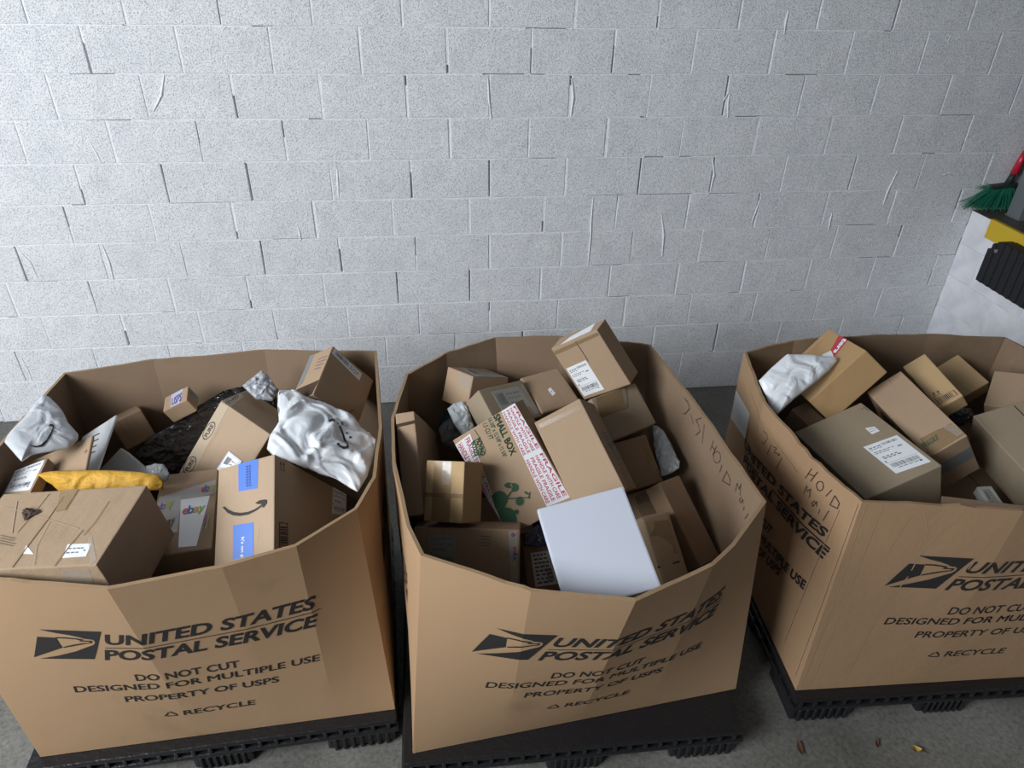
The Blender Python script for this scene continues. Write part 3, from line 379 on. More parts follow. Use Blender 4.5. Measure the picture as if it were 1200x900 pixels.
BAGS = {
 'white_smile_bag': ([0.1559, -1.5855, 1.024], [0.9868, 0.0681, 0.1466, 0.0101], [[-0.0813, -0.0543], [-0.0736, -0.0077], [-0.0656, 0.0404], [-0.0626, 0.0757], [-0.059, 0.1253], [-0.051, 0.1638], [-0.027, 0.1562], [0.0025, 0.1318], [0.0358, 0.0953], [0.0676, 0.046], [0.1134, 0.0011], [0.1194, -0.0268], [0.1036, -0.0668], [0.061, -0.0916], [0.0228, -0.1113], [0.0093, -0.1218], [-0.0046, -0.1513], [-0.0306, -0.126], [-0.0799, -0.0779]], 0.035),
 'black_bag': ([0.5564, -1.2404, 0.7591], [0.8386, 0.5108, 0.1614, 0.0983], [[-0.2595, -0.0788], [-0.2014, -0.018], [-0.1102, 0.0233], [-0.0212, 0.087], [0.079, 0.1412], [0.207, 0.1629], [0.2596, 0.13], [0.2763, 0.0669], [0.1971, 0.0164], [0.065, -0.0588], [-0.0943, -0.183], [-0.1699, -0.1621], [-0.2276, -0.127]], 0.012),
 'white_big_bag': ([1.0514, -1.6198, 0.9685], [0.9843, 0.0698, 0.1617, 0.0115], [[-0.1395, 0.187], [-0.1201, 0.2023], [-0.0838, 0.2083], [-0.0346, 0.1843], [0.0298, 0.1646], [0.1274, 0.1257], [0.2302, 0.0252], [0.2208, -0.0672], [0.2033, -0.1643], [0.1744, -0.2355], [0.1028, -0.193], [0.0005, -0.1607], [-0.0722, -0.1377], [-0.1151, -0.1278], [-0.1382, -0.1014], [-0.1383, -0.0401], [-0.1161, 0.0295], [-0.1313, 0.1009]], 0.05),
 'grey_bag': ([0.51, -1.6366, 0.8485], [0.9126, 0.3509, -0.196, -0.0753], [[-0.0548, 0.0307], [-0.0169, 0.0353], [0.0215, 0.0276], [0.0503, -0.012], [0.0404, -0.0318], [0.0033, -0.0366], [-0.0438, -0.0132]], 0.02),
 'silver_bag': ([0.8186, -1.2708, 0.9612], [0.9381, 0.2836, 0.1905, 0.0576], [[-0.0718, -0.0081], [-0.0392, 0.0288], [-0.006, 0.0665], [0.0243, 0.0445], [0.066, -0.0131], [0.0453, -0.0594], [-0.0185, -0.0594]], 0.03),
 'yellow_mailer': ([0.4034, -1.781, 0.9424], [0.8754, 0.4818, -0.0342, -0.0188], [[-0.214, 0.0342], [-0.1673, 0.0402], [-0.0854, 0.0388], [0.024, 0.0333], [0.1197, 0.0228], [0.1796, 0.0085], [0.1949, -0.0175], [0.1883, -0.0395], [0.1028, -0.0407], [-0.0345, -0.0392], [-0.1384, -0.0366], [-0.1696, -0.0043]], 0.038),
 'clear_bag': ([1.5905, -1.4255, 0.867], [0.9427, 0.3299, 0.0474, 0.0166], [[-0.0547, 0.039], [-0.03, 0.0596], [0.0011, 0.0696], [0.024, 0.055], [0.0489, -0.0369], [0.0331, -0.0745], [0.0088, -0.0875], [-0.0312, -0.0243]], 0.025),
 'grey_roll': ([1.5547, -1.3322, 0.7302], [0.8818, 0.3999, 0.2277, 0.1033], [[-0.0645, 0.0149], [-0.0389, 0.043], [-0.0015, 0.0609], [0.0391, 0.0503], [0.0686, -0.0109], [0.0456, -0.0464], [0.0031, -0.0705], [-0.0516, -0.0414]], 0.03),
 'teal_bag': ([1.531, -1.2726, 0.7321], [0.9557, 0.2223, -0.1879, -0.0437], [[-0.009, 0.0516], [0.0265, 0.0628], [0.0423, 0.0014], [0.025, -0.0343], [-0.0175, -0.0433], [-0.0364, -0.0385], [-0.0308, 0.0003]], 0.012),
 'bubble_bag': ([2.3851, -1.591, 0.7724], [0.9305, 0.1349, -0.337, -0.0488], [[-0.0267, 0.1498], [-0.0046, 0.1289], [0.0129, 0.0934], [0.0263, 0.0188], [0.0327, -0.0498], [0.0383, -0.0686], [0.027, -0.0946], [-0.0113, -0.0995], [-0.048, -0.0974], [-0.0464, 0.019]], 0.016),
 'navy_bag': ([1.8285, -1.9184, 0.6853], [0.9881, 0.1455, 0.0489, 0.0072], [[-0.0545, -0.0004], [-0.0224, 0.036], [0.0248, 0.0625], [0.0538, 0.0036], [0.055, -0.0299], [-0.0014, -0.0383], [-0.0554, -0.0335]], 0.012),
 'white_mailer': ([2.9005, -1.5013, 1.0274], [0.9595, 0.2778, -0.0446, -0.0129], [[-0.1487, 0.0035], [-0.0813, 0.0569], [-0.0104, 0.1072], [0.0828, 0.0944], [0.1769, 0.0738], [0.1794, 0.0584], [0.1379, 0.0208], [0.0794, -0.0183], [-0.0335, -0.088], [-0.1113, -0.1451], [-0.1319, -0.1075], [-0.1394, -0.0561]], 0.04),
 'dark_bag': ([3.6096, -1.5721, 0.8471], [0.8903, 0.4546, -0.0226, -0.0115], [[-0.0612, 0.0183], [-0.016, 0.0368], [0.0491, 0.0335], [0.0676, -0.0024], [0.0059, -0.041], [-0.0453, -0.0452]], 0.04),
}
BAG_SMILE = [[0.0014, -0.0947], [0.0179, -0.0929], [0.0308, -0.0839], [0.0388, -0.0648], [0.0411, -0.0362], [0.041, -0.0136], [0.035, -0.0047], [0.0295, -0.0102], [0.0265, -0.0066], [0.0284, 0.0041], [0.0367, 0.0036], [0.0439, -0.0069], [0.0455, -0.0185], [0.0463, -0.0439], [0.043, -0.072], [0.0347, -0.0899], [0.0195, -0.0977], [0.0054, -0.0978]]
BAG_MARKS = [[[0.0473, 0.0372], [0.0541, 0.0577], [0.0601, 0.0662], [0.07, 0.048], [0.0688, 0.0325], [0.0571, 0.0309]], [[0.0726, 0.0439], [0.0808, 0.0425], [0.1279, -0.0465], [0.1227, -0.053]], [[0.083, -0.0671], [0.0899, -0.0596], [0.0972, -0.0733], [0.1112, -0.0765], [0.1206, -0.0645], [0.1155, -0.056], [0.1239, -0.0572], [0.1284, -0.0711], [0.1209, -0.0838], [0.1076, -0.0914], [0.0936, -0.087]], [[0.088, 0.0479], [0.0981, 0.054], [0.1034, 0.0443], [0.0968, 0.0364], [0.0942, 0.0405], [0.0986, 0.0452], [0.0965, 0.0481], [0.0902, 0.0436]], [[0.1118, 0.0028], [0.121, 0.0064], [0.1214, -0.0002], [0.1131, -0.0036]], [[0.1258, -0.0105], [0.1326, -0.0055], [0.1353, -0.0128], [0.1285, -0.0172]]]
HAND3 = [[(0.438, 0.924), (0.47, 0.932), (0.478, 0.914), (0.456, 0.868), (0.44, 0.865)], [(0.51, 0.908), (0.492, 0.841)], [(0.522, 0.908), (0.548, 0.922), (0.536, 0.89), (0.576, 0.911), (0.564, 0.895)], [(0.592, 0.908), (0.568, 0.825)], [(0.772, 1.007), (0.752, 0.943)], [(0.804, 1.018), (0.782, 0.954)], [(0.76, 0.972), (0.796, 0.991)], [(0.842, 0.983), (0.844, 0.972), (0.84, 0.962), (0.834, 0.954), (0.826, 0.948), (0.82, 0.951), (0.814, 0.956), (0.812, 0.967), (0.816, 0.98), (0.822, 0.988), (0.83, 0.994), (0.836, 0.994), (0.842, 0.986), (0.844, 0.978)], [(0.88, 0.997), (0.864, 0.954)], [(0.898, 0.986), (0.89, 0.935)], [(0.898, 0.986), (0.924, 0.972), (0.922, 0.946), (0.89, 0.935)], [(0.762, 0.873), (0.768, 0.919), (0.778, 0.9), (0.792, 0.924), (0.796, 0.887)], [(0.824, 0.895), (0.812, 0.873), (0.82, 0.863), (0.832, 0.898), (0.838, 0.879)], [(0.854, 0.879), (0.854, 0.86)], [(0.892, 0.908), (0.88, 0.849)]]
HAND2 = [[(0.626, 0.999), (0.596, 0.999), (0.576, 0.983), (0.606, 0.932), (0.624, 0.922)], [(0.562, 0.964), (0.532, 0.935)], [(0.472, 1.015), (0.516, 0.97), (0.492, 0.967), (0.472, 0.948), (0.502, 0.903)], [(0.446, 1.002), (0.444, 0.911)], [(0.362, 0.991), (0.376, 0.932)], [(0.334, 0.988), (0.354, 0.927)], [(0.37, 0.959), (0.342, 0.962)], [(0.296, 0.967), (0.296, 0.954), (0.302, 0.938), (0.316, 0.922), (0.328, 0.914), (0.34, 0.914), (0.346, 0.922), (0.348, 0.935), (0.342, 0.951), (0.332, 0.964), (0.318, 0.975), (0.306, 0.978), (0.298, 0.97), (0.296, 0.959)], [(0.28, 0.943), (0.288, 0.9)], [(0.24, 0.951), (0.264, 0.879)], [(0.24, 0.946), (0.212, 0.935), (0.21, 0.908), (0.258, 0.884)], [(0.168, 0.919), (0.164, 0.962), (0.148, 0.948), (0.14, 0.98), (0.136, 0.93)], [(0.124, 0.932), (0.136, 0.908), (0.126, 0.903), (0.114, 0.932), (0.112, 0.914)], [(0.1, 0.911), (0.102, 0.892)], [(0.07, 0.906), (0.086, 0.868)]]
SIDE3 = {'UNITED STATES': [(0.246, 0.694), (0.914, 0.788), (0.912, 0.74), (0.264, 0.643)], 'LINE': [(0.27, 0.625), (0.942, 0.724), (0.942, 0.716), (0.268, 0.617)], 'POSTAL SERVICE': [(0.266, 0.614), (0.944, 0.713), (0.938, 0.654), (0.278, 0.568)], 'DO NOT CUT': [(0.356, 0.445), (0.622, 0.507), (0.61, 0.451), (0.352, 0.389)], 'DESIGNED FOR MULTIPLE USE': [(0.14, 0.293), (0.886, 0.488), (0.89, 0.44), (0.136, 0.237)], 'PROPERTY OF USPS': [(0.284, 0.223), (0.736, 0.389), (0.73, 0.336), (0.282, 0.165)], 'POUCH': [(0.008, 0.785), (0.254, 0.828), (0.254, 0.681), (0.018, 0.619)]}
WALL_RIDGES = [[(2.395, 1.268), (2.394, 1.162), (2.399, 1.039), (2.397, 0.937), (2.397, 0.875)], [(1.051, 1.447), (1.047, 1.373), (1.043, 1.298)], [(3.078, 1.685), (3.066, 1.753), (3.064, 1.811)], [(3.039, 1.769), (3.059, 1.811), (3.084, 1.778)], [(3.294, 2.08), (3.289, 2.137), (3.291, 2.185)], [(0.815, 1.151), (0.819, 1.113), (0.822, 1.075)], [(-0.1, 1.598), (-0.084, 1.545), (-0.074, 1.496)], [(0.313, 1.89), (0.28, 1.801), (0.229, 1.732)], [(-0.6, 1.062), (-0.559, 0.986), (-0.554, 0.899)], [(-0.184, 1.069), (-0.176, 0.974), (-0.181, 0.877)], [(1.822, 1.872), (1.826, 1.785), (1.839, 1.684)], [(2.237, 1.876), (2.252, 1.784), (2.244, 1.698)], [(3.809, 1.054), (3.802, 1.116), (3.801, 1.157)], [(3.032, 1.479), (3.058, 1.387), (3.052, 1.308)], [(2.789, 1.178), (2.821, 1.053), (2.829, 0.925)], [(4.125, 1.395), (4.103, 1.275), (4.101, 1.201)], [(3.348, 1.24), (3.338, 1.166), (3.326, 1.107)], [(4.172, 2.066), (4.185, 2.094), (4.179, 2.046)], [(-0.792, 0.433), (-0.782, 0.355), (-0.781, 0.275)], [(4.409, 1.367), (4.442, 1.376), (4.479, 1.361)]]

# ------------------------------------------------------------------ the setting
BW, BH, Z11 = 0.4064, 0.2032, 0.065
CORNER, DOCKZ = 4.6726, 1.16
def wall_blocks():
    m = MB().box((-2.6, .02, 0), (5.9, .2, 3.4)); w = tag(m.build('wall_back', 'painted_joint'), 'white painted concrete block wall behind the three cartons', kind='structure')
    shapes = []
    for s in range(6):
        random.seed(100 + s); bm = bmesh.new(); bmesh.ops.create_cube(bm, size=1.0)
        for v in bm.verts: v.co = Vector((v.co.x * BW, v.co.y * .03, v.co.z * BH)) + Vector((random.uniform(-.0025, .0025), 0, random.uniform(-.002, .002))) * 1.0
        for v in bm.verts: v.co.x -= math.copysign(.0016, v.co.x); v.co.z -= math.copysign(.0014, v.co.z)
        bmesh.ops.bevel(bm, geom=[e for e in bm.edges if all(v.co.y < 0 for v in e.verts)], offset=.0042, segments=2, affect='EDGES', profile=.5)
        bm.verts.index_update(); me = bpy.data.meshes.new('block')
        bm.to_mesh(me); bm.free(); me.materials.append(MAT['painted_block']); shapes.append(me)
    rng = random.Random(5); jr = random.Random(17); mo = MB()
    for r in range(0, 14):
        z0 = Z11 + r * BH; off = 0.0 if r % 2 else BW / 2   # joint offset of the running bond
        if r in (5, 3): off += BW * .23
        x = -1.7 * 1 - ((-1.7 - off) % BW) if False else off - 5 * BW
        while x < 5.75:
            o = bpy.data.objects.new('block', rng.choice(shapes)); COL.objects.link(o); o.parent = w
            zz, hh = (z0 + BH / 2, 1.0)
            if r == 0: zz, hh = (Z11 + BH) / 2, (BH + Z11) / BH
            o.location = (x + BW / 2 + rng.uniform(-.0018, .0018), .0150 + rng.uniform(-.0006, .0008), zz); o.scale = (1.0 - rng.choice([0, 0, 0, 0, .003, .008]), 1, hh)
            zb, zt = (0 if r == 0 else z0), z0 + BH
            a, c = zb, zt
            k = jr.random()
            if k < .16: a = c          # open joint
            elif k < .34: a = zb + (zt - zb) * jr.uniform(.2, .7)
            elif k < .44: c = zt - (zt - zb) * jr.uniform(.2, .6)
            if a < c: mo.box((x - .012, jr.uniform(.0015, .0045), a), (x + .012, .021, c))
            xa = x
            while xa < x + BW:         # bed joint, with short open lengths
                xb = min(x + BW, xa + jr.uniform(.05, .22))
                if jr.random() > .14: mo.box((xa, jr.uniform(.0010, .0040), z0 - .006), (xb, .021, z0 + .006))
                xa = xb
            x += BW
    tag(mo.build('mortar', 'painted_joint', w), kind='stuff')
    return w
WB = wall_blocks()
def ridge(pts, wd, ht, name='paint_ridge'):
    """a raised run of paint and mortar on the wall, tapering at both ends"""
    v, f = [], []; n = len(pts) - 1
    for i, (x, z) in enumerate(pts):
        k = .25 + .75 * math.sin(math.pi * (i + .35) / (n + .7))
        d = Vector(pts[min(i + 1, n)]) - Vector(pts[max(i - 1, 0)]); d.normalize(); s = Vector((-d.y, d.x)) * wd * k
        v += [(x - s.x, .0005, z - s.y), (x - s.x * .5, -ht * k, z - s.y * .5), (x + s.x * .5, -ht * k, z + s.y * .5), (x + s.x, .0005, z + s.y)]
    for i in range(n):
        for j in range(3): f.append((4 * i + j, 4 * i + j + 1, 4 * i + 5 + j, 4 * i + 4 + j))
    return obj(name, v, f, 'painted_joint', WB, True)
for p_ in WALL_RIDGES: ridge(p_, random.uniform(.004, .007), random.uniform(.003, .0055))
tag(MB().box((-6, -9, -.1), (CORNER, .2, 0)).build('floor', 'concrete'), 'dark stained concrete loading bay floor', kind='structure')
tag(MB().box((-6, -9, 4.6), (8, .2, 4.8)).build('ceiling', 'ceiling'), kind='structure')
# raised dock on the right: its white face, slab edge and top
wr = tag(MB().box((CORNER + .006, -9, 0), (CORNER + .3, 0, DOCKZ - .001)).build('wall_right', 'dock_white'), 'white painted face of the raised loading dock', kind='structure')
rng = random.Random(9)
for r in range(6):
    z0 = max(0, DOCKZ - (r + 1) * .2032); z1 = DOCKZ - r * .2032
    for k in range(6):
        y1 = -(k * BW) + (BW / 2 if r % 2 else 0); y0 = y1 - BW; y1 = min(0, y1)
        v, f = bevel_box((.03, y1 - y0 - .0015, z1 - z0 - .0015), .003, 1)
        o = obj('block', v, f, 'dock_white', wr); o.location = (CORNER + .015 + rng.uniform(-.0006, .0006), (y0 + y1) / 2, (z0 + z1) / 2)
tag(MB().box((CORNER, -9, DOCKZ - .1), (8, 0, DOCKZ)).build('floor_dock', 'dock_floor'), 'worn dark concrete top of the raised dock', kind='structure')
tag(MB().box((CORNER - .003, -3.2, DOCKZ - .106), (CORNER + .02, -.165, DOCKZ + .002)).build('trim_1', 'yellow_paint'), 'yellow safety stripe along the dock edge', kind='structure')
# steel post of the dock door, and the dark door behind it
po = tag(empty('door_post', (4.862, -.145, DOCKZ)), 'grey steel door post standing on the dock beside the broom', 'post')
MB().box((-.045, -.05, .006), (.0, .05, 2.2)).build('flange', 'steel', po); MB().box((.002, .02, .006), (.09, .05, 2.2)).build('web', 'steel', po); MB().box((-.05, -.055, 0), (.1, .055, .006)).build('base_plate', 'steel', po)
dr = tag(MB().box((5.03, -.03, DOCKZ), (5.9, -.002, 3.4)).build('door_1', 'dark_room'), 'dark dock door behind the steel post', kind='structure')

# dock bumper of laminated rubber
db = tag(empty('dock_bumper', (CORNER, -.31, .86)), 'black ribbed rubber bumper hung on the white dock face', 'bumper')
for i in range(17):
    y1 = -.005 - i * .0265; d = .088 + .004 * (i % 2); zt = (.19, .225, .24)[min(i, 2)] + .012 * min(i, 3) / 3
    v, f = bevel_box((d, .0262, zt), .005, 2); o = obj('rubber_slab', v, f, 'rubber', db); o.location = (-d / 2 - .001, y1 - .013, zt / 2)
MB().tube([(-.098, -.075, .2), (-.088, -.075, .2)], .011, 10).build('bolt', 'steel', db)

# push broom leaning on the wall
br = tag(empty('broom', (4.735, -.048, DOCKZ)), 'green bristle broom with a red handle on the dock edge', 'broom')
v, f = bevel_box((.15, .045, .022), .006, 2); h = obj('head', v, f, 'broom_black', br); h.location = (.03, .0, .155); h.rotation_euler = (0, math.radians(-6), 0)
rng = random.Random(3); bm_ = MB()
for i in range(260):
    t = rng.random(); x0 = -.035 + .125 * t; fl = (t - .62) * .24; y0 = rng.uniform(-.018, .018)
    x1 = x0 + fl + rng.uniform(-.02, .02); z1 = .004 + .05 * max(0, .5 - t) + rng.uniform(0, .03)
    bm_.tube([(x0, y0, .148), ((x0 + x1) / 2 + fl * .08, y0 * 1.3, .085), (x1, y0 * 1.8, z1)], .0016, 4, .0011)
for i in range(60):
    a = rng.uniform(.1, 1.2); L_ = rng.uniform(.05, .10)
    bm_.tube([(-.03, rng.uniform(-.02, .02), .13), (-.03 - L_ * .6 * math.cos(a), rng.uniform(-.02, .02), .13 + L_ * .35 * math.sin(a)), (-.03 - L_ * math.cos(a), rng.uniform(-.02, .02), .13 + L_ * .5 * math.sin(a))], .0014, 4, .0009)
tag(bm_.build('bristles', 'bristle', br), kind='stuff')
MB().tube([(.055, 0, .16), (.075, .003, .235)], .019, 10, .016).build('socket', 'broom_black', br, True)
MB().tube([(.072, .002, .22), (.085, .004, .30), (.092, .006, .34)], .021, 12, .015).build('grip', 'red_plastic', br, True)
MB().tube([(.092, .006, .33), (.185, .020, 1.05)], .0125, 10).build('handle', 'red_plastic', br, True)

# ------------------------------------------------------------------ pallets
def pallet(loc, rz, lx, ly, label):
    """loc: front left corner on the floor"""
    r = tag(empty('plastic_pallet', loc, rz), label, 'pallet', 'pallets under the cartons')
    m = MB(); zt = .138
    v, f = bevel_box((lx, ly, .022), .006, 2); o = obj('deck', v, f, 'pallet_plastic', r); o.location = (lx / 2, ly / 2, zt - .011)
    v, f = bevel_box((lx + .012, ly + .012, .02), .008, 2); o = obj('rim', v, f, 'pallet_plastic', r); o.location = (lx / 2, ly / 2, .088)
    for i in range(3):
        for j in range(3):
            w, d = (.24, .2) if i != 1 else (.2, .2)
            cx = (.13, lx / 2, lx - .13)[i]; cy = (.11, ly / 2, ly - .11)[j]
            v, f = bevel_box((w, d, .078), .012, 2); o = obj('foot', v, f, 'pallet_plastic', r); o.location = (cx, cy, .039)
            if j == 0:
                for k in range(7):
                    v, f = bevel_box((.012, .012, .066), .003, 1); q = obj('foot_rib', v, f, 'pallet_plastic', o); q.location = (-w / 2 + .03 + k * (w - .06) / 6, -d / 2 - .004, -.002)
    n = 22
    for k in range(n):   # upright ribs between the deck and the rim
        v, f = bevel_box((.014, .05, .034), .004, 2); o = obj('rib', v, f, 'pallet_plastic', r); o.location = (.03 + k * (lx - .06) / (n - 1), .022, .106)
        if k % 2 == 0:
            o = obj('rib', v, f, 'pallet_plastic', r); o.rotation_euler = (0, 0, math.pi / 2); o.location = (.022, .03 + k * (ly - .06) / (n - 1), .106)
            o = obj('rib', v, f, 'pallet_plastic', r); o.rotation_euler = (0, 0, math.pi / 2); o.location = (lx - .022, .03 + k * (ly - .06) / (n - 1), .106)
    for a, b in (((.26, .03), (lx - .26, .05)),):
        MB().box((a[0], a[1] + .06, .098), (b[0], ly - .1, .116)).build('underside', 'pallet_plastic', r)
    return r
pallet((.10, -2.262, 0), math.radians(2.5), 1.205, 1.0, 'black plastic pallet under the leftmost large postal carton')
pallet((1.325, -2.372, 0), math.radians(-.4), 1.185, 1.0, 'black plastic pallet under the middle postal carton, sticking out on its right')
pallet((2.742, -2.285, 0), math.radians(-2.4), 1.22, 1.0, 'black plastic pallet under the rightmost worn postal carton')

# ------------------------------------------------------------------ the three bulk cartons
Z0, Z1, TH = .14, 1.0, .011
LOOPS = {
 1: dict(F=[(.10, -2.2), (.32, -2.25), (.61, -2.31), (.89, -2.26), (1.08, -2.2), (1.24, -2.06)], R=[(1.24, -2.06), (1.29, -1.92), (1.3, -1.64), (1.26, -1.10)],
         K=[(1.26, -1.10), (.8, -1.05), (.37, -1.09), (.06, -1.17)], L=[(.06, -1.17), (.03, -1.61), (.05, -1.95), (.10, -2.2)], B=[(.133, -2.217), (1.297, -2.167), (1.255, -1.17), (.09, -1.22)]),
 2: dict(F=[(1.43, -2.27), (1.54, -2.33), (1.72, -2.43), (1.99, -2.49), (2.24, -2.39), (2.33, -2.32), (2.5, -2.15)], R=[(2.5, -2.15), (2.47, -1.61), (2.42, -1.14)],
         K=[(2.42, -1.14), (2.36, -1.12), (2.04, -1.03), (1.76, -1.02), (1.54, -1.14), (1.38, -1.29)], L=[(1.38, -1.29), (1.33, -1.59), (1.34, -1.84), (1.39, -2.15), (1.43, -2.27)], B=[(1.36, -2.336), (2.543, -2.217), (2.44, -1.22), (1.335, -1.33)]),
 3: dict(F=[(2.8, -2.18), (3.05, -2.22), (3.28, -2.27), (4.0, -2.28)], R=[(4.0, -2.28), (4.08, -1.8), (4.05, -1.3)], K=[(4.05, -1.3), (4.03, -1.21), (3.69, -1.15), (3.39, -1.14), (3.06, -1.15), (2.8, -1.24)],
         L=[(2.8, -1.24), (2.72, -1.61), (2.75, -1.99), (2.8, -2.18)], B=[(2.762, -2.247), (3.96, -2.296), (4.0, -1.3), (2.80, -1.25)]),
}
def lerp_poly(p, u):
    L_ = [0.0]
    for a, b in zip(p, p[1:]): L_.append(L_[-1] + math.dist(a, b))
    t = u * L_[-1]
    for i in range(len(p) - 1):
        if t <= L_[i + 1] or i == len(p) - 2:
            k = (t - L_[i]) / (L_[i + 1] - L_[i]); return (p[i][0] + (p[i + 1][0] - p[i][0]) * k, p[i][1] + (p[i + 1][1] - p[i][1]) * k)
def panel_fn(b, side):
    d = LOOPS[b]; B = d['B']; i = 'FRKL'.index(side); b0, b1 = B[i], B[(i + 1) % 4]; T = d[side]
    def f(u, h, off=0.0):
        uu = min(max(u, 0), 1); t = lerp_poly(T, uu)
        p = Vector((b0[0] + (b1[0] - b0[0]) * uu, b0[1] + (b1[1] - b0[1]) * uu, 0)); q = Vector((t[0], t[1], 0))
        r = p.lerp(q, h); r.z = Z0 + (Z1 - Z0) * h
        if off:
            e = .004; a = f(min(uu + e, 1), h) - f(max(uu - e, 0), h); c = f(uu, h + .01) - f(uu, h - .01); r = r + a.cross(c).normalized() * off
        return r
    L_ = [0.0]
    for a, c in zip(T, T[1:]): L_.append(L_[-1] + math.dist(a, c))
    f.knots = sorted(set([0.0, 1.0] + [x / L_[-1] for x in L_] + [i / 24 for i in range(25)])); return f
def make_panel(b, side, name, m, root, base, wear):
    f = panel_fn(b, side); us = f.knots; nh = 14; v, fc = [], []; nu = len(us)
    for layer in (0, 1):
        for u in us:
            for j in range(nh + 1):
                h = j / nh; p = f(u, h, -TH if layer else 0.0) if layer else f(u, h)
                if wear:
                    k = noise.noise(Vector((u * 9 + b * 7, h * 5, 'FRKL'.index(side) * 3.3))); kk = noise.noise(Vector((u * 22, b * 3, 'FRKL'.index(side) * 5.7)))
                    if j == nh: p = p + Vector((0, 0, kk * .012 * wear))
                    n_ = f(min(max(u, .01), .99), h, 1.0) - f(min(max(u, .01), .99), h); p = p + n_ * (k * .010 * wear) * math.sin(math.pi * min(max(u, 0), 1)) * min(1, 2.5 * h) * (0 if side == 'F' else 1)
                v.append(p - base)
    S_ = nu * (nh + 1); ix = lambda l, i, j: l * S_ + i * (nh + 1) + j
    for i in range(nu - 1):
        for j in range(nh):
            fc.append((ix(0, i, j), ix(0, i + 1, j), ix(0, i + 1, j + 1), ix(0, i, j + 1))); fc.append((ix(1, i, j), ix(1, i, j + 1), ix(1, i + 1, j + 1), ix(1, i + 1, j)))
        fc.append((ix(0, i, nh), ix(0, i + 1, nh), ix(1, i + 1, nh), ix(1, i, nh))); fc.append((ix(0, i, 0), ix(1, i, 0), ix(1, i + 1, 0), ix(0, i + 1, 0)))
    for j in range(nh):
        fc.append((ix(0, 0, j), ix(0, 0, j + 1), ix(1, 0, j + 1), ix(1, 0, j))); n_ = nu - 1
        fc.append((ix(0, n_, j), ix(1, n_, j), ix(1, n_, j + 1), ix(0, n_, j + 1)))
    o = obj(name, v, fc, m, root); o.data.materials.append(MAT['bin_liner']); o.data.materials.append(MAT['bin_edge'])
    me = o.data; me.polygons.foreach_set('use_smooth', [True] * len(me.polygons)); ef = {}
    for p in me.polygons:
        for e in p.edge_keys: ef.setdefault(e, []).append(p.normal.copy())
    for e in me.edges:
        ns = ef.get(tuple(sorted(e.vertices)), []); e.use_edge_sharp = len(ns) != 2 or ns[0].angle(ns[1], 0) > .085
    k = 0
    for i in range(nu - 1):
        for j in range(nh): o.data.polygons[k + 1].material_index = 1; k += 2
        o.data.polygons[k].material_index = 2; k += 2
    return o
def on_panel(b, side, name, v2, faces, m, parent, base, off=.0012):
    """flat shapes given in panel coordinates (u, h), cut along the panel's folds and laid on it"""
    f = panel_fn(b, side); v, fc = [], []; ks = [-9.0] + [k for k in f.knots if 0 < k < 1] + [9.0]
    def clip(P, x, keep_hi):
        out = []
        for p, q in zip(P, P[1:] + P[:1]):
            a, c = (p[0] - x, q[0] - x) if keep_hi else (x - p[0], x - q[0])
            if a >= 0: out.append(p)
            if a * c < 0: t = a / (a - c); out.append((p[0] + (q[0] - p[0]) * t, p[1] + (q[1] - p[1]) * t))
        return out
    from mathutils.geometry import tessellate_polygon
    for face in faces:
        P = [(v2[i][0], v2[i][1]) for i in face]
        tris = [face] if len(face) == 3 else [tuple(face[i] for i in t) for t in tessellate_polygon([[Vector((p[0], p[1], 0)) for p in P]])]
        for t in tris:
            T_ = [(v2[i][0], v2[i][1]) for i in t]; lo = min(p[0] for p in T_); hi = max(p[0] for p in T_)
            for k0, k1 in zip(ks, ks[1:]):
                if k1 <= lo or k0 >= hi: continue
                Q = clip(clip(T_, k0, True), k1, False) if lo < k0 or hi > k1 else T_
                if len(Q) > 2: i0 = len(v); v += [f(p[0], p[1], off) - base for p in Q]; fc.append(tuple(range(i0, i0 + len(Q))))
    bm = bmesh.new(); vs = [bm.verts.new(p) for p in v]
    for t in fc:
        try: bm.faces.new([vs[i] for i in t])
        except ValueError: pass
    bmesh.ops.remove_doubles(bm, verts=bm.verts[:], dist=2e-5); bm.verts.index_update(); v = [w.co.copy() for w in bm.verts]; fc = [tuple(w.index for w in p.verts) for p in bm.faces]; bm.free()
    # every face outwards
    c = f(.5, .5, 1.0) - f(.5, .5); out = []
    for t in fc:
        n_ = (v[t[1]] - v[t[0]]).cross(v[t[2]] - v[t[0]]); out.append(t if n_.dot(c) >= 0 or off < 0 and n_.dot(c) < 0 else t[::-1])
    return obj(name, v, out, m, parent)
def rect_text(text, q, shear=0.0, bold=.03):
    v, f = glyphs(text, bold, shear); Q = [Vector((a[0], a[1], 0)) for a in q]; return [tuple(bil(Q, x, y))[:2] for x, y in v], f
EAGLE = [  # x, y in the emblem's box 0..1 (y up)
 [(.275, 1.0), (1.0, 1.0), (.71, 0.0), (.06, .015), (.30, .12), (.55, .28), (.72, .44), (.81, .52), (.845, .60), (.85, .68), (.82, .71), (.74, .73), (.72, .76), (.60, .84), (.45, .90)],
 [(.20, .755), (.415, .74), (.415, .40), (0.0, .055)],
 [(.415, .76), (.55, .76), (.70, .72), (.73, .68), (.69, .66), (.64, .70), (.52, .72), (.415, .72)],
 [(.43, .395), (.58, .47), (.70, .54), (.80, .58), (.82, .64), (.82, .66), (.79, .67), (.67, .655), (.67, .63), (.79, .63), (.78, .60), (.68, .57), (.56, .51), (.43, .43)],
]
def eagle(x0, x1, y0, y1, lean=0.0):
    v, f = [], []
    for p in EAGLE:
        b = len(v); v += [(x0 + a * (x1 - x0), y0 + c * (y1 - y0)) for a, c in p]; f.append(tuple(range(b, b + len(p))))
    return v, f
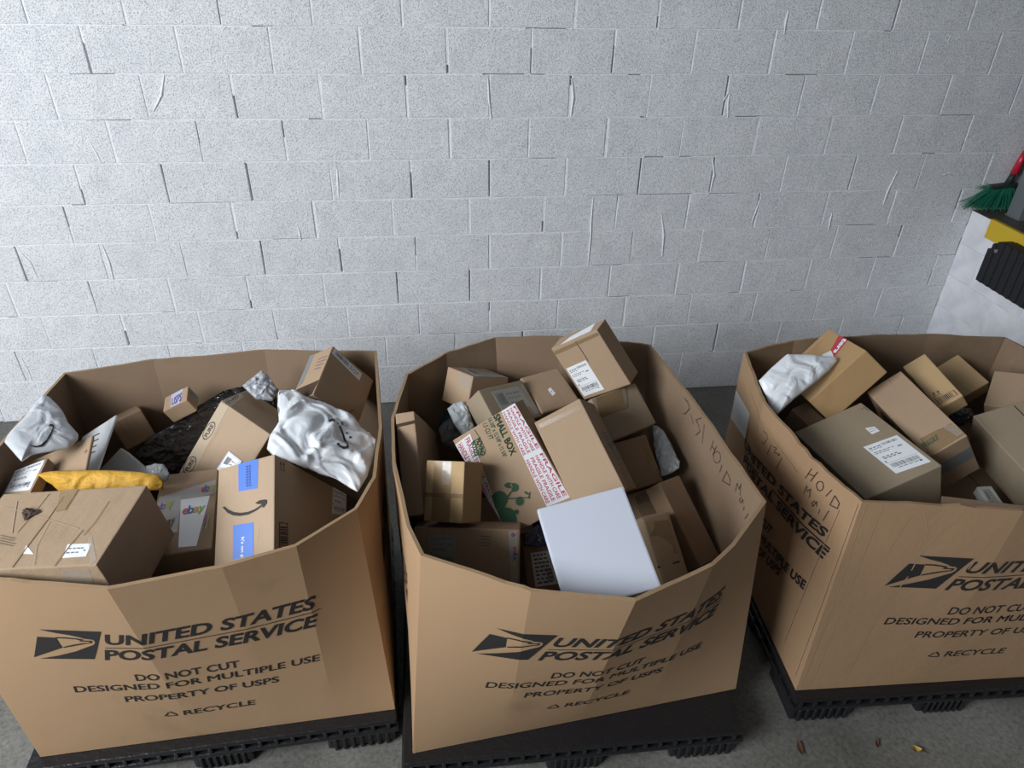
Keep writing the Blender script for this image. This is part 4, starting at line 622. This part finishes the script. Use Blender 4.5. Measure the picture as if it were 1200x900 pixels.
def strokes(lines, w, dh=0.0):
    """pen strokes in panel coordinates"""
    v, f = [], []
    for l in lines:
        l = [(a, c - dh) for a, c in l]
        for (a, b), (c, d) in zip(l, l[1:]):
            dx, dy = (c - a) * 1.1, (d - b) * .86; L_ = math.hypot(dx, dy) or 1e-6; nx, ny = -dy / L_ * w / 1.1, dx / L_ * w / .86; ex, ey = dx / L_ * w * .6 / 1.1, dy / L_ * w * .6 / .86
            i = len(v); v += [(a + nx - ex, b + ny - ey), (a - nx - ex, b - ny - ey), (c - nx + ex, d - ny + ey), (c + nx + ex, d + ny + ey)]; f.append((i, i + 1, i + 2, i + 3))
    return v, f
def recycle_sign(x0, x1, y0, y1):
    P = [(.5, 1), (.0, .12), (1, .12)]; v, f = [], []
    for k in range(3):
        a, b = Vector(P[k]), Vector(P[(k + 1) % 3]); d = (b - a); a2 = a + d * .18; b2 = a + d * .82; n_ = Vector((-d.y, d.x)).normalized() * .07
        for q in ([a2 - n_, b2 - n_, b2 + n_, a2 + n_], [b2 - n_ * 2.2, b2 + d.normalized() * .16, b2 + n_ * 2.2]):
            i = len(v); v += [(x0 + c.x * (x1 - x0), y0 + c.y * (y1 - y0)) for c in q]; f.append(tuple(range(i, i + len(q))))
    return v, f
def print_side(b, side, root, base, emblem=True):
    R_ = lambda u0, u1, h0, h1: [(u0, h1), (u1, h1), (u1, h0), (u0, h0)]
    def put(name, vf, m='print_black'): return on_panel(b, side, name, vf[0], vf[1], m, root, base)
    if emblem: put('eagle_emblem', eagle(.145, .35, .59, .757))
    put('lettering', rect_text('UNITED STATES', R_(.345, .845, .678, .742), .3))
    put('rule_line', ([(.335, .657), (.85, .661), (.85, .665), (.335, .661)], [(0, 1, 2, 3)]))
    put('lettering', rect_text('POSTAL SERVICE', R_(.315, .84, .583, .648), .3))
    put('lettering', rect_text('DO NOT CUT', R_(.36, .62, .445, .489), .12, .018))
    put('lettering', rect_text('DESIGNED FOR MULTIPLE USE', R_(.19, .82, .385, .424), .12, .018))
    put('lettering', rect_text('PROPERTY OF USPS', R_(.30, .70, .305, .344), .12, .018))
    put('recycling_sign', recycle_sign(.375, .412, .178, .215)); put('lettering', rect_text('RECYCLE', R_(.425, .62, .178, .213), .12, .018))
def bulk_carton(b, label, m, wear):
    B = LOOPS[b]['B']; base = Vector((sum(p[0] for p in B) / 4, sum(p[1] for p in B) / 4, Z0))
    r = tag(empty('bulk_carton', base), label, 'carton', 'large postal cartons')
    for s, nm in (('F', 'front_panel'), ('R', 'right_panel'), ('K', 'back_panel'), ('L', 'left_panel')): make_panel(b, s, nm, m, r, base, wear)
    v = [Vector((p[0], p[1], Z0 + .002)) * 1 for p in B] + [Vector((p[0], p[1], Z0 + .012)) for p in B]; c = Vector((base.x, base.y, 0))
    v = [Vector((c.x + (p.x - c.x) * .975, c.y + (p.y - c.y) * .975, p.z)) - base for p in v]
    obj('bottom_panel', v, [(3, 2, 1, 0), (4, 5, 6, 7), (0, 1, 5, 4), (1, 2, 6, 5), (2, 3, 7, 6), (3, 0, 4, 7)], m, r)
    return r, base
b1, base1 = bulk_carton(1, 'leftmost large postal carton, clean brown cardboard bulging at the front, full of parcels', 'bin_board', .35)
b2, base2 = bulk_carton(2, 'middle large postal carton with wide round mouth and pen writing inside its right panel', 'bin_board', .35)
b3, base3 = bulk_carton(3, 'rightmost large postal carton, creased and darker, with pen writing outside its left panel', 'bin_board_worn', .8)
print_side(1, 'F', b1, base1); print_side(2, 'F', b2, base2); print_side(3, 'F', b3, base3); print_side(2, 'L', b2, base2, False); print_side(1, 'R', b1, base1)
for t, q in SIDE3.items():
    if t == 'POUCH':
        on_panel(3, 'L', 'packing_slip_pouch', q, [(0, 1, 2, 3)], 'grey_card', b3, base3, .002); continue
    if t == 'LINE': on_panel(3, 'L', 'rule_line', q, [(0, 1, 2, 3)], 'print_black', b3, base3); continue
    v, f = rect_text(t, q, .22); on_panel(3, 'L', 'lettering', v, f, 'print_black', b3, base3, .004)
v, f = strokes(HAND3, .0015, .045); tag(on_panel(3, 'L', 'handwriting', v, f, 'ink', b3, base3, .0045), kind='stuff')
v, f = strokes(HAND2, .0013, .03); tag(on_panel(2, 'R', 'handwriting', v, f, 'ink', b2, base2, -TH - .0025), kind='stuff')

for l in ([(.012, .99), (.02, .5), (.012, .02)], [(.055, .985), (.05, .5), (.04, .02)], [(.262, .98), (.205, .78), (.20, .66), (.16, .4), (.145, .02)], [(.14, .97), (.12, .82), (.11, .72)], [(.215, .98), (.185, .85), (.175, .8)], [(.165, .97), (.20, .86), (.19, .8)], [(.37, .9), (.35, .7)]):
    v, f = strokes([l], .0016); on_panel(3, 'F', 'fold_line', v, f, 'fold_light', b3, base3, .0012)
for l in ([(.99, .98), (.985, .5), (.975, .05)], [(.2, .93), (.45, .90), (.7, .88)], [(.93, .9), (.9, .55), (.86, .1)]):
    v, f = strokes([l], .0014); on_panel(3, 'L', 'fold_line', v, f, 'fold_light', b3, base3, .0045)


# ------------------------------------------------------------------ parcels
FACE = dict(T=((0, 0, 1)), B=((0, 0, -1)), F=((0, -1, 0)), K=((0, 1, 0)), L=((-1, 0, 0)), R=((1, 0, 0)))
INFO = {
 'A1': ('carton', 'kraft_worn', 'large creased brown carton with a small white handwritten note, front left of the leftmost bin', 'carton'),
 'A2': ('carton', 'kraft', 'brown carton under shiny printed tape between the creased carton and the blue taped one', 'carton'),
 'A3': ('carton', 'kraft_light', 'brown carton with two blue tape pieces and a curved arrow smile', 'carton'),
 'A4': ('carton', 'kraft_light', 'plain tilted carton with pale tape of printed ovals down one edge', 'carton'),
 'A6': ('carton', 'kraft', 'tiny brown carton wrapped in violet and white tape at the bin back', 'carton'),
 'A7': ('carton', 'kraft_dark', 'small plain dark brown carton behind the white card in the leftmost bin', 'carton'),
 'A10': ('carton', 'kraft', 'flat brown carton with a big white shipping label beside the yellow mailer', 'carton'),
 'A11': ('carton', 'grey_card', 'flat pale grey box behind the yellow padded mailer', 'box'),
 'A16': ('carton', 'kraft', 'brown carton with open flap and grey tape leaning above the big white bag', 'carton'),
 'A8': ('card_envelope', 'paper', 'stiff white card envelope standing between brown mailer and small dark carton', 'envelope'),
 'A9': ('card_mailer', 'kraft', 'flat brown cardboard mailer standing below the white smile bag', 'envelope'),
 'A9b': ('card_envelope', 'white_card', 'small white packet wedged in front of the flat brown mailer', 'envelope'),
 'A18': ('card_envelope', 'white_card', 'white labelled envelope corner poking up behind the blue taped carton', 'envelope'),
 'B1': ('carton', 'kraft', 'tall narrow brown carton upright against the left wall of the middle bin', 'carton'),
 'B2': ('carton', 'kraft_tan', 'small yellowish tan carton with glossy tape cross, front left of middle bin', 'carton'),
 'B3': ('carton', 'kraft', 'moving carton with green SMALL BOX print and red and white fragile tape', 'carton'),
 'B4': ('carton', 'kraft_grey', 'grey brown carton with a dull label behind the green printed moving carton', 'carton'),
 'B5': ('carton', 'kraft', 'large plain brown carton leaning to the right of the fragile tape', 'carton'),
 'B6': ('carton', 'kraft', 'topmost carton of the middle bin, with a white barcode label on its front', 'carton'),
 'B7': ('carton', 'kraft_grey', 'brown carton with glossy tape directly below the topmost carton', 'carton'),
 'B8': ('carton', 'kraft_dark', 'small dark brown carton with a tape edge beside the grey bubble bag', 'carton'),
 'B9': ('carton', 'kraft', 'brown carton with a tiny white sticker, at the back of the middle bin', 'carton'),
 'B10': ('carton', 'kraft', 'shiny taped brown carton in the back left of the middle bin', 'carton'),
 'B14': ('carton', 'kraft', 'wide brown carton with colourful lettered tape strip, under the yellowish tan carton', 'carton'),
 'B15': ('carton', 'kraft_dark', 'brown carton with a white printed label just left of the white flat box', 'carton'),
 'B16': ('flat_box', 'white_card', 'blank white flat box lying at the front of the middle bin', 'box'),
 'B17': ('carton', 'kraft', 'soft edged taped carton right of the white flat box', 'carton'),
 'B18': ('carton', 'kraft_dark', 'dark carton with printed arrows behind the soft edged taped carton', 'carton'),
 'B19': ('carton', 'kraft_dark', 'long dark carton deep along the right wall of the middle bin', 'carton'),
 'C2': ('carton', 'kraft_orange', 'tall brown carton with red lettered tape at the back of the rightmost bin', 'carton'),
 'C3': ('carton', 'kraft', 'small brown carton below the white poly mailer in the rightmost bin', 'carton'),
 'C4': ('carton', 'kraft_grey', 'large grey brown carton with white shipping label, front of the rightmost bin', 'carton'),
 'C5': ('carton', 'kraft', 'long brown carton with crinkled glossy tape behind the labelled grey brown carton', 'carton'),
 'C6': ('carton', 'kraft_tan', 'thin tan carton printed with two arrows and a striped panel', 'carton'),
 'C7': ('carton', 'kraft_tan', 'plain brown carton lying behind the thin tan carton with arrows', 'carton'),
 'C8': ('carton', 'kraft', 'plain brown carton tilted against the back right wall of the rightmost bin', 'carton'),
 'C9': ('carton', 'kraft_grey', 'big brown carton cut by the right edge, right of the dark gap', 'carton'),
 'C11': ('carton', 'kraft', 'flat brown carton with a white strip just inside the front rim of the rightmost bin', 'carton'),
 'C12': ('carton', 'grey_card', 'small grey labelled box deep in the gap of the rightmost bin', 'box'),
}
ROOT = {}
for i, (k, (c, q, d)) in enumerate(PACK.items()):
    nm, m, lab, cat = INFO[k]; th = min(d)
    if k == 'B17': v, f = bevel_box(d, .018, 3, 3, .004, i)
    elif k in ('A8', 'A9', 'A18', 'A9b'): v, f = bevel_box(d, th * .2, 1)
    elif k in ('B9', 'B7'): v, f = bevel_box(d, .011, 3)
    else: v, f = bevel_box(d, .0045 if k not in ('B16',) else .006, 2)
    o = obj(nm, v, f, m); o.location = c; o.rotation_mode = 'QUATERNION'; o.rotation_quaternion = q
    tag(o, lab, cat, 'parcels in the %s bin' % {'A': 'leftmost', 'B': 'middle', 'C': 'rightmost'}[k[0]]); ROOT[k] = o
# cartons lower down that carry the pile, glimpsed through the gaps
for c, d, rz, lab, gp in (((.40, -1.72, .33), (.46, .72, .33), 2, 'plain carton at the bottom of the leftmost bin, on its left', 'leftmost'), ((.94, -1.72, .24), (.44, .78, .15), 3, 'plain flat carton at the bottom of the leftmost bin, on its right', 'leftmost'),
                          ((1.66, -1.75, .27), (.46, .80, .22), 4, 'plain carton at the bottom of the middle bin, on its left', 'middle'), ((2.17, -1.72, .27), (.48, .76, .22), 6, 'plain carton at the bottom of the middle bin, on its right', 'middle'),
                          ((3.08, -1.74, .38), (.50, .84, .43), -2, 'plain carton at the bottom of the rightmost bin, on its left', 'rightmost'), ((3.65, -1.76, .40), (.52, .86, .47), -3, 'plain carton at the bottom of the rightmost bin, on its right', 'rightmost')):
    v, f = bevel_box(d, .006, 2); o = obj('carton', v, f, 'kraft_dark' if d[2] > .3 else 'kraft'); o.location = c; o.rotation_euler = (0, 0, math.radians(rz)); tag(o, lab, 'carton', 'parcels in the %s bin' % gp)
    n_ = obj('flap_seam', [(-.002, -d[1] / 2 + .01, d[2] / 2 + .0006), (.002, -d[1] / 2 + .01, d[2] / 2 + .0006), (.002, d[1] / 2 - .01, d[2] / 2 + .0006), (-.002, d[1] / 2 - .01, d[2] / 2 + .0006)], [(0, 1, 2, 3)], 'seam', o)
# print, labels and tape
def tri_print(pk, face, name, v3, f, m, off, parent=None):
    n_ = Vector(FACE[face]); vs = [p + n_ * off for p in v3]; out = []
    for t in f:
        if len(t) < 3: continue
        nn = (vs[t[1]] - vs[t[0]]).cross(vs[t[2]] - vs[t[0]]); out.append(t if nn.dot(n_) >= 0 else t[::-1])
    return obj(name, vs, out, m, parent or ROOT[pk])
def rects(q, rs):
    v, f = [], []
    for x0, x1, y0, y1 in rs:
        i = len(v); v += [bil(q, x0, y0), bil(q, x1, y0), bil(q, x1, y1), bil(q, x0, y1)]; f.append((i, i + 1, i + 2, i + 3))
    return v, f
def slab_quad(pk, face, name, q, m, off, th):
    n_ = Vector(FACE[face]); lo = [p + n_ * .0001 for p in q]; hi = [p + n_ * (off + th) for p in q]; v = lo + hi
    f = [(4, 5, 6, 7), (0, 1, 5, 4), (1, 2, 6, 5), (2, 3, 7, 6), (3, 0, 4, 7)]
    nn = (v[5] - v[4]).cross(v[6] - v[4])
    if nn.dot(n_) < 0: f = [t[::-1] for t in f]
    return obj(name, v, f, m, ROOT[pk])
def label_rects(style, rng):
    bars = lambda x0, x1, y0, y1, n: [(x0 + (x1 - x0) * i / n, x0 + (x1 - x0) * (i + rng.choice([.35, .5, .75])) / n, y0, y1) for i in range(n)]
    words = lambda x0, x1, y, h, n: [(x0 + (x1 - x0) * (i + .04) / n, x0 + (x1 - x0) * (i + rng.uniform(.6, .92)) / n, y, y + h) for i in range(n)]
    if style in ('ship', 'ship_dim'):
        return bars(.45, .92, .86, .93, 16) + words(.06, .42, .87, .03, 3) + words(.06, .42, .82, .02, 4) + words(.06, .7, .72, .02, 5) + words(.06, .5, .67, .02, 4) + words(.72, .92, .68, .035, 1) + words(.12, .6, .52, .03, 4) + words(.12, .66, .47, .03, 4) + words(.06, .14, .36, .05, 1) + [(.05, .95, .33, .336)] + bars(.1, .9, .17, .29, 30) + words(.2, .8, .12, .02, 4) + words(.8, .9, .1, .05, 1)
    if style == 'bar': return bars(.08, .55, .25, .8, 20) + words(.6, .95, .6, .1, 3) + words(.6, .9, .3, .1, 2)
    if style == 'grey': return bars(.08, .35, .3, .85, 9) + words(.42, .92, .72, .06, 4) + words(.42, .85, .52, .05, 4) + words(.42, .9, .3, .05, 4) + words(.08, .5, .1, .05, 3)
    if style == 'note': return words(.12, .8, .62, .09, 4) + words(.08, .66, .3, .10, 3) + words(.78, .9, .42, .1, 1)
    if style == 'text': return sum([words(.1, .92, .08 + i * .115, .055, 3 + i % 2) for i in range(8)], []) + bars(.62, .9, .12, .5, 6)
    return words(.2, .8, .45, .1, 1)
SMILE = [(.0, .52), (.05, .56), (.13, .40), (.26, .26), (.42, .22), (.58, .27), (.72, .39), (.84, .56), (.89, .66), (.80, .66), (.74, .72), (.84, .86), (.95, .90), (1.0, .87), (1.0, .70), (.93, .48), (.89, .50), (.92, .60), (.86, .50), (.74, .30), (.58, .12), (.40, .05), (.24, .08), (.11, .23)]
SMILE_TRI = None
def ngon(pts): return pts, [tuple(range(len(pts)))]
def fill(pts2):
    """triangles of a closed outline"""
    from mathutils.geometry import tessellate_polygon
    return [tuple(t) for t in tessellate_polygon([[Vector((p[0], p[1], 0)) for p in pts2]])]
rng = random.Random(11)
order = {}
for pk, face, kind, q, ex in DECALS:
    if kind == 'polys': continue
    q = [Vector(p) for p in q]; lay = order.get((pk, face), 0); order[(pk, face)] = lay + 1; off = .0004 + .00025 * lay
    if kind == 'label':
        st = ex['style']; dim = st in ('grey', 'ship_dim')
        o = slab_quad(pk, face, 'shipping_label' if st != 'note' else 'paper_note', q, 'grey_label' if dim else 'paper', off, .0003)
        v, f = rects(q, label_rects(st, rng)); tri_print(pk, face, 'label_print', v, f, 'label_ink', off + .0007, o)
    elif kind == 'tape': slab_quad(pk, face, ex['mat'], q, ex['mat'], off, .0002)
    elif kind == 'poly':
        slab_quad(pk, face, ex['name'], q if len(q) == 4 else q + [q[-1].lerp(q[0], .5)], ex['mat'], off, .0002)
    elif kind == 'polys':
        vs, fs = [], []
        ax = {'F': (0, 2), 'T': (0, 1), 'R': (1, 2)}[face]
    elif kind == 'seam':
        v, f = rects(q, [(0, 1, 0, 1)]); tri_print(pk, face, 'flap_seam', v, f, 'seam', off)
    elif kind == 'lines':
        v, f = rects(q, [(0, rng.uniform(.7, 1), .05 + i * .3, .13 + i * .3) for i in range(4)]); tri_print(pk, face, 'printed_lines', v, f, 'faint_ink', off)
    elif kind == 'lines_v':
        v, f = rects(q, [(.1 + i * .45, .38 + i * .45, .05 + j * .11, .12 + j * .11) for i in range(2) for j in range(8)]); tri_print(pk, face, 'printed_lines', v, f, ex['mat'], off + .0006)
    elif kind == 'text':
        v2, f = glyphs(ex['t'], ex.get('bold', .02)); tri_print(pk, face, 'lettering', [bil(q, x, y) for x, y in v2], f, ex['mat'], off + .0006)
    elif kind == 'ebay':
        for ch, (x0, x1), m in (('e', (0, .27), 'ebay_red'), ('b', (.24, .52), 'ebay_blue'), ('a', (.49, .76), 'ebay_yellow'), ('y', (.72, 1.0), 'ebay_green')):
            v2, f = glyphs(ch, .02); y0, y1 = {'e': (.22, .78), 'b': (.22, 1.0), 'a': (.22, .78), 'y': (0, .78)}[ch]
            tri_print(pk, face, 'lettering', [bil(q, x0 + (x1 - x0) * x, y0 + (y1 - y0) * y) for x, y in v2], f, m, off + .0008)
    elif kind == 'smile':
        tri_print(pk, face, 'printed_smile', [bil(q, x, y) for x, y in SMILE], fill(SMILE), 'faint_ink' if False else 'dark_print', off)
    elif kind == 'arrows':
        rs = [(.0, 1.0, .0, .07)]; v, f = rects(q, rs + [(.2, .3, .14, .7), (.68, .78, .14, .7)])
        for cx in (.25, .73):
            i = len(v); v += [bil(q, cx - .17, .66), bil(q, cx + .17, .66), bil(q, cx, 1.0)]; f.append((i, i + 1, i + 2))
        tri_print(pk, face, 'printed_arrows', v, f, 'dark_print', off)
    elif kind == 'stripes':
        wide = (q[1] - q[0]).length > (q[3] - q[0]).length
        fr = [(0, 1, 0, .05), (0, 1, .95, 1), (0, .04, 0, 1), (.96, 1, 0, 1)]
        st = [(.1 + i * .085, .1 + i * .085 + rng.choice([.03, .045, .06]), .12, .88) for i in range(9)]
        if not wide: st = [(y0, y1, x0, x1) for x0, x1, y0, y1 in st]; fr = [(0, 1, 0, .03), (0, 1, .97, 1), (0, .09, 0, 1), (.91, 1, 0, 1)]
        v, f = rects(q, fr + st); tri_print(pk, face, 'printed_panel', v, f, 'dark_print', off)
    elif kind == 'oval':
        v, f = [], []; n_ = 28
        for i in range(n_):
            a0, a1 = 2 * math.pi * i / n_, 2 * math.pi * (i + 1) / n_
            j = len(v); v += [bil(q, .5 + r_ * math.cos(a), .5 + r_ * math.sin(a)) for r_, a in ((.5, a0), (.44, a0), (.44, a1), (.5, a1))]; f.append((j, j + 1, j + 2, j + 3))
        o = tri_print(pk, face, 'printed_oval', v, f, 'dark_print', off)
        v2, f2 = glyphs(ex['t'], .03); tri_print(pk, face, 'lettering', [bil(q, .16 + .68 * x, .3 + .4 * y) for x, y in v2], f2, 'dark_print', off + .0003, o)
    elif kind == 'fragile':
        o = slab_quad(pk, face, 'fragile_tape', q, 'fragile_tape', off, .0002); n_ = len(ex['t'])
        for i, t in enumerate(ex['t']):
            v2, f = glyphs(t, .02); y0 = 1 - (i + .86) / n_; y1 = 1 - (i + .2) / n_
            for r_ in range(2): tri_print(pk, face, 'lettering', [bil(q, r_ * .5 + .02 + .45 * x, y0 + (y1 - y0) * y) for x, y in v2], f, 'red_ink', off + .0007, o)
    elif kind == 'polyline':
        n_ = Vector(FACE[face]); v, f = [], []
        for a, b in zip(q, q[1:]):
            s = (b - a).cross(n_).normalized() * ex['w'] / 2; e = (b - a).normalized() * ex['w'] * .4; i = len(v); v += [a + s - e, a - s - e, b - s + e, b + s + e]; f.append((i, i + 1, i + 2, i + 3))
        tri_print(pk, face, ex['name'], v, f, ex['mat'], off)
for pk, face, kind, polys, ex in DECALS:
    if kind != 'polys': continue
    ax = {'F': (0, 2), 'T': (0, 1), 'R': (1, 2)}[face]; v, f = [], []
    for p in polys:
        b = len(v); f += [tuple(b + i for i in t) for t in fill([(c[ax[0]], c[ax[1]]) for c in p])]; v += [Vector(c) for c in p]
    tri_print(pk, face, ex['name'], v, f, ex['mat'], .0022)
# crumpled dead leaf stuck to the creased carton
cx = sum((Vector(p) for p in SCRAP), Vector()) / len(SCRAP); v, f = [], []
for r_ in range(5):
    for i in range(20):
        t = i / 20 * len(SCRAP); a = Vector(SCRAP[int(t) % len(SCRAP)]).lerp(Vector(SCRAP[(int(t) + 1) % len(SCRAP)]), t % 1); p = cx.lerp(a, (r_ + .3) / 4.3)
        p.z += .0045 + .018 * (1 - r_ / 4) ** .5 * (.6 + .8 * noise.noise(p * 80)) + .004 * noise.noise(p * 160); v.append(p)
for r_ in range(4):
    for i in range(20): f.append((r_ * 20 + i, r_ * 20 + (i + 1) % 20, r_ * 20 + 20 + (i + 1) % 20, r_ * 20 + 20 + i))
f.append(tuple(range(20)))
o = obj('dead_leaf', v, f, 'scrap'); o.location = ROOT['A1'].location; o.rotation_mode = 'QUATERNION'; o.rotation_quaternion = ROOT['A1'].rotation_quaternion
tag(o, 'crumpled dark brown dead leaf lying on the large creased carton', 'leaf')
# ------------------------------------------------------------------ bags and padded mailers
BINFO = {
 'white_smile_bag': ('poly_bag', 'smile_film', 'white poly bag with a curved arrow smile draped over the rim of the leftmost bin', 'bag', .35),
 'black_bag': ('poly_bag', 'black_film', 'shiny black plastic bag behind the tilted carton with ovals', 'bag', .8),
 'white_big_bag': ('poly_bag', 'white_film', 'big crumpled white poly bag above the blue taped carton', 'bag', 1.2),
 'grey_bag': ('poly_bag', 'grey_film', 'small grey plastic bag at the right end of the yellow mailer', 'bag', 1.0),
 'silver_bag': ('poly_bag', 'silver_film', 'silver plastic bag poking up behind the black bag', 'bag', 1.0),
 'yellow_mailer': ('padded_mailer', 'mailer_yellow', 'yellow padded mailer lying behind the large creased carton', 'mailer', .6),
 'clear_bag': ('poly_bag', 'clear_film', 'clear whitish plastic bag left of the carton with the dull label', 'bag', 1.3),
 'grey_roll': ('poly_bag', 'grey_film', 'rolled grey plastic bag beside the tall narrow carton', 'bag', 1.2),
 'teal_bag': ('poly_bag', 'teal_film', 'dark teal plastic bag behind the rolled grey bag', 'bag', 1.0),
 'bubble_bag': ('poly_bag', 'grey_film', 'grey bubble wrap bag against the right wall of the middle bin', 'bag', 1.5),
 'navy_bag': ('poly_bag', 'navy_film', 'dark navy plastic bag under the corner of the moving carton', 'bag', .8),
 'white_mailer': ('poly_mailer', 'white_film', 'white poly mailer leaning on the red taped carton', 'mailer', .45),
 'dark_bag': ('poly_bag', 'black_film', 'black plastic bag in the gap below the thin tan carton', 'bag', 1.2),
}
BROOT = {}
def pillow(k):
    c, q, o2, t = BAGS[k]; nm, m, lab, cat, wr_ = BINFO[k]; nA, nR = (220, 60) if k in ('white_big_bag', 'white_smile_bag', 'white_mailer', 'black_bag') else (110, 26); P = [Vector((a, b, 0)) for a, b in o2]; n_ = len(P)
    per = [0.0]
    for i in range(n_): per.append(per[-1] + (P[(i + 1) % n_] - P[i]).length)
    ring = []
    for a in range(nA):
        s = per[-1] * a / nA; i = max(j for j in range(n_) if per[j] <= s + 1e-9); ring.append(P[i].lerp(P[(i + 1) % n_], (s - per[i]) / (per[i + 1] - per[i])))
    sd = Vector((hash(k) % 1 + len(k) * 1.7, 0, 0)); size = max(abs(p.x) + abs(p.y) for p in P); v, f = [], []
    rb = random.Random(k); folds = []
    for _ in range(26):
        a = rb.uniform(0, math.pi); wl = size * rb.uniform(.07, .45); folds.append((Vector((math.cos(a), math.sin(a), 0)), wl, rb.random(), min(wl * rb.uniform(.10, .2), t * .5)))
    def H(p, r_, side):
        base = t * max(0.0, 1 - r_ ** 2.4) ** .55 * (.8 if side > 0 else .5); w = 0.0
        g = Vector((noise.noise(p * (3.0 / size) + sd), noise.noise(p * (3.0 / size) - sd), 0)) * size * .22
        for d_, wl, ph, am in folds:
            s_ = ((p + g).dot(d_) / wl + ph) % 1.0; w += am * (abs(s_ - .5) * 2 - .5) * max(0, .35 + 1.1 * noise.noise(p * (2.6 / size) + sd * ph * 9))
        return base * (1 + .15 * wr_ * noise.noise(p * (4 / size) + sd)) + w * wr_ * .8 * (1 - .45 * r_ ** 3)
    for side in (1, -1):
        v.append(Vector((0, 0, H(Vector((0, 0, 0)), 0, side) * side)))
        for r_ in range(1, nR + 1):
            if side < 0 and r_ == nR: break
            for p in ring:
                g = p * (r_ / nR); z = H(g, r_ / nR, side) * side
                if r_ == nR: z = wr_ * .05 * size * noise.noise(p * (5 / size) + sd)
                v.append(Vector((g.x, g.y, z)))
    top0 = 0; bot0 = 1 + nR * nA
    T = lambda r_, a: 1 + (r_ - 1) * nA + a % nA
    B_ = lambda r_, a: (bot0 + 1 + (r_ - 1) * nA + a % nA) if r_ < nR else T(nR, a)
    for a in range(nA):
        f.append((0, T(1, a), T(1, a + 1))); f.append((bot0, B_(1, a + 1), B_(1, a)))
        for r_ in range(1, nR):
            f.append((T(r_, a), T(r_ + 1, a), T(r_ + 1, a + 1), T(r_, a + 1))); f.append((B_(r_, a), B_(r_, a + 1), B_(r_ + 1, a + 1), B_(r_ + 1, a)))
    ar = sum((ring[i].x * ring[(i + 1) % nA].y - ring[(i + 1) % nA].x * ring[i].y) for i in range(nA))
    if ar < 0: f = [x[::-1] for x in f]
    o = obj(nm, v, f, m, None, True); o.location = c; o.rotation_mode = 'QUATERNION'; o.rotation_quaternion = q
    tag(o, lab, cat, 'bags and mailers among the parcels'); o['_h'] = 0; del o['_h']
    from mathutils.bvhtree import BVHTree
    tree = BVHTree.FromPolygons(v, f); BROOT[k] = (o, tree); return o
for k in BAGS: pillow(k)
def on_bag(k, name, pts2, m):
    """print laid on a bag's upper skin"""
    o, tree = BROOT[k]; bm = bmesh.new(); vs = [bm.verts.new((p[0], p[1], 0)) for p in pts2]
    for t in fill(pts2):
        try: bm.faces.new([vs[i] for i in t])
        except ValueError: pass
    for _ in range(2): bmesh.ops.subdivide_edges(bm, edges=[e for e in bm.edges if e.calc_length() > .004], cuts=1)
    bmesh.ops.triangulate(bm, faces=bm.faces[:]); bm.verts.index_update(); v = []
    for w in bm.verts:
        h = tree.ray_cast(Vector((w.co.x, w.co.y, .5)), Vector((0, 0, -1)))[0]; v.append(Vector((w.co.x, w.co.y, (h.z if h else 0) + .0022)))
    f = []
    for p in bm.faces:
        t = tuple(w.index for w in p.verts); nn = (v[t[1]] - v[t[0]]).cross(v[t[2]] - v[t[0]]); f.append(t if nn.z >= 0 else t[::-1])
    bm.free(); return obj(name, v, f, m, o)
on_bag('white_smile_bag', 'printed_smile', BAG_SMILE, 'print_black')
for p_ in BAG_MARKS: on_bag('white_big_bag', 'printed_mark', p_, 'print_black')

# ------------------------------------------------------------------ litter on the floor
def leaf(loc, rz, l, w, m, label, curl, stem=True):
    v, f = [], []; n_ = 7
    for i in range(n_):
        t = i / (n_ - 1); ww = w * math.sin(math.pi * min(.97, .06 + t * .92)) ** .8
        for s in (-1, -.5, 0, .5, 1): v.append((t * l - l / 2, s * ww / 2, .004 + curl * (abs(s) ** 1.5) * .5 + curl * (2 * t - 1) ** 2 * .6 + .0015 * noise.noise(Vector((t * 5, s * 3, l * 90)))))
    for i in range(n_ - 1):
        for j in range(4): f.append((i * 5 + j, (i + 1) * 5 + j, (i + 1) * 5 + j + 1, i * 5 + j + 1))
    nn = len(v); v += [(a, b, c - .0012) for a, b, c in v]; f += [tuple(nn + i for i in q)[::-1] for q in f]
    r = tag(empty('fallen_leaf', loc, rz), label, 'leaf', 'litter on the bay floor'); obj('blade', v, f, m, r, True)
    if stem: MB().tube([(l / 2 - .003, 0, .004 + curl * .5), (l / 2 + l * .4, l * .12, .003), (l / 2 + l * .7, l * .1, .003)], .0016, 6).build('stem', 'leaf_brown', r)
leaf((3.165, -2.437, 0), math.radians(-25), .034, .026, 'leaf_yellow', 'small yellow dead leaf with dark stem in front of the rightmost carton', .012)
leaf((3.036, -2.40, 0), math.radians(60), .035, .012, 'leaf_brown', 'thin brown leaf scrap left of the yellow leaf', .008, False)
leaf((1.802, -2.44, 0), math.radians(10), .03, .02, 'leaf_yellow', 'yellowish leaf bit beside the middle pallet', .008, False)
leaf((2.746, -2.385, 0), math.radians(80), .05, .02, 'leaf_brown', 'reddish brown leaf scrap on the floor between middle and rightmost cartons', .006, False)
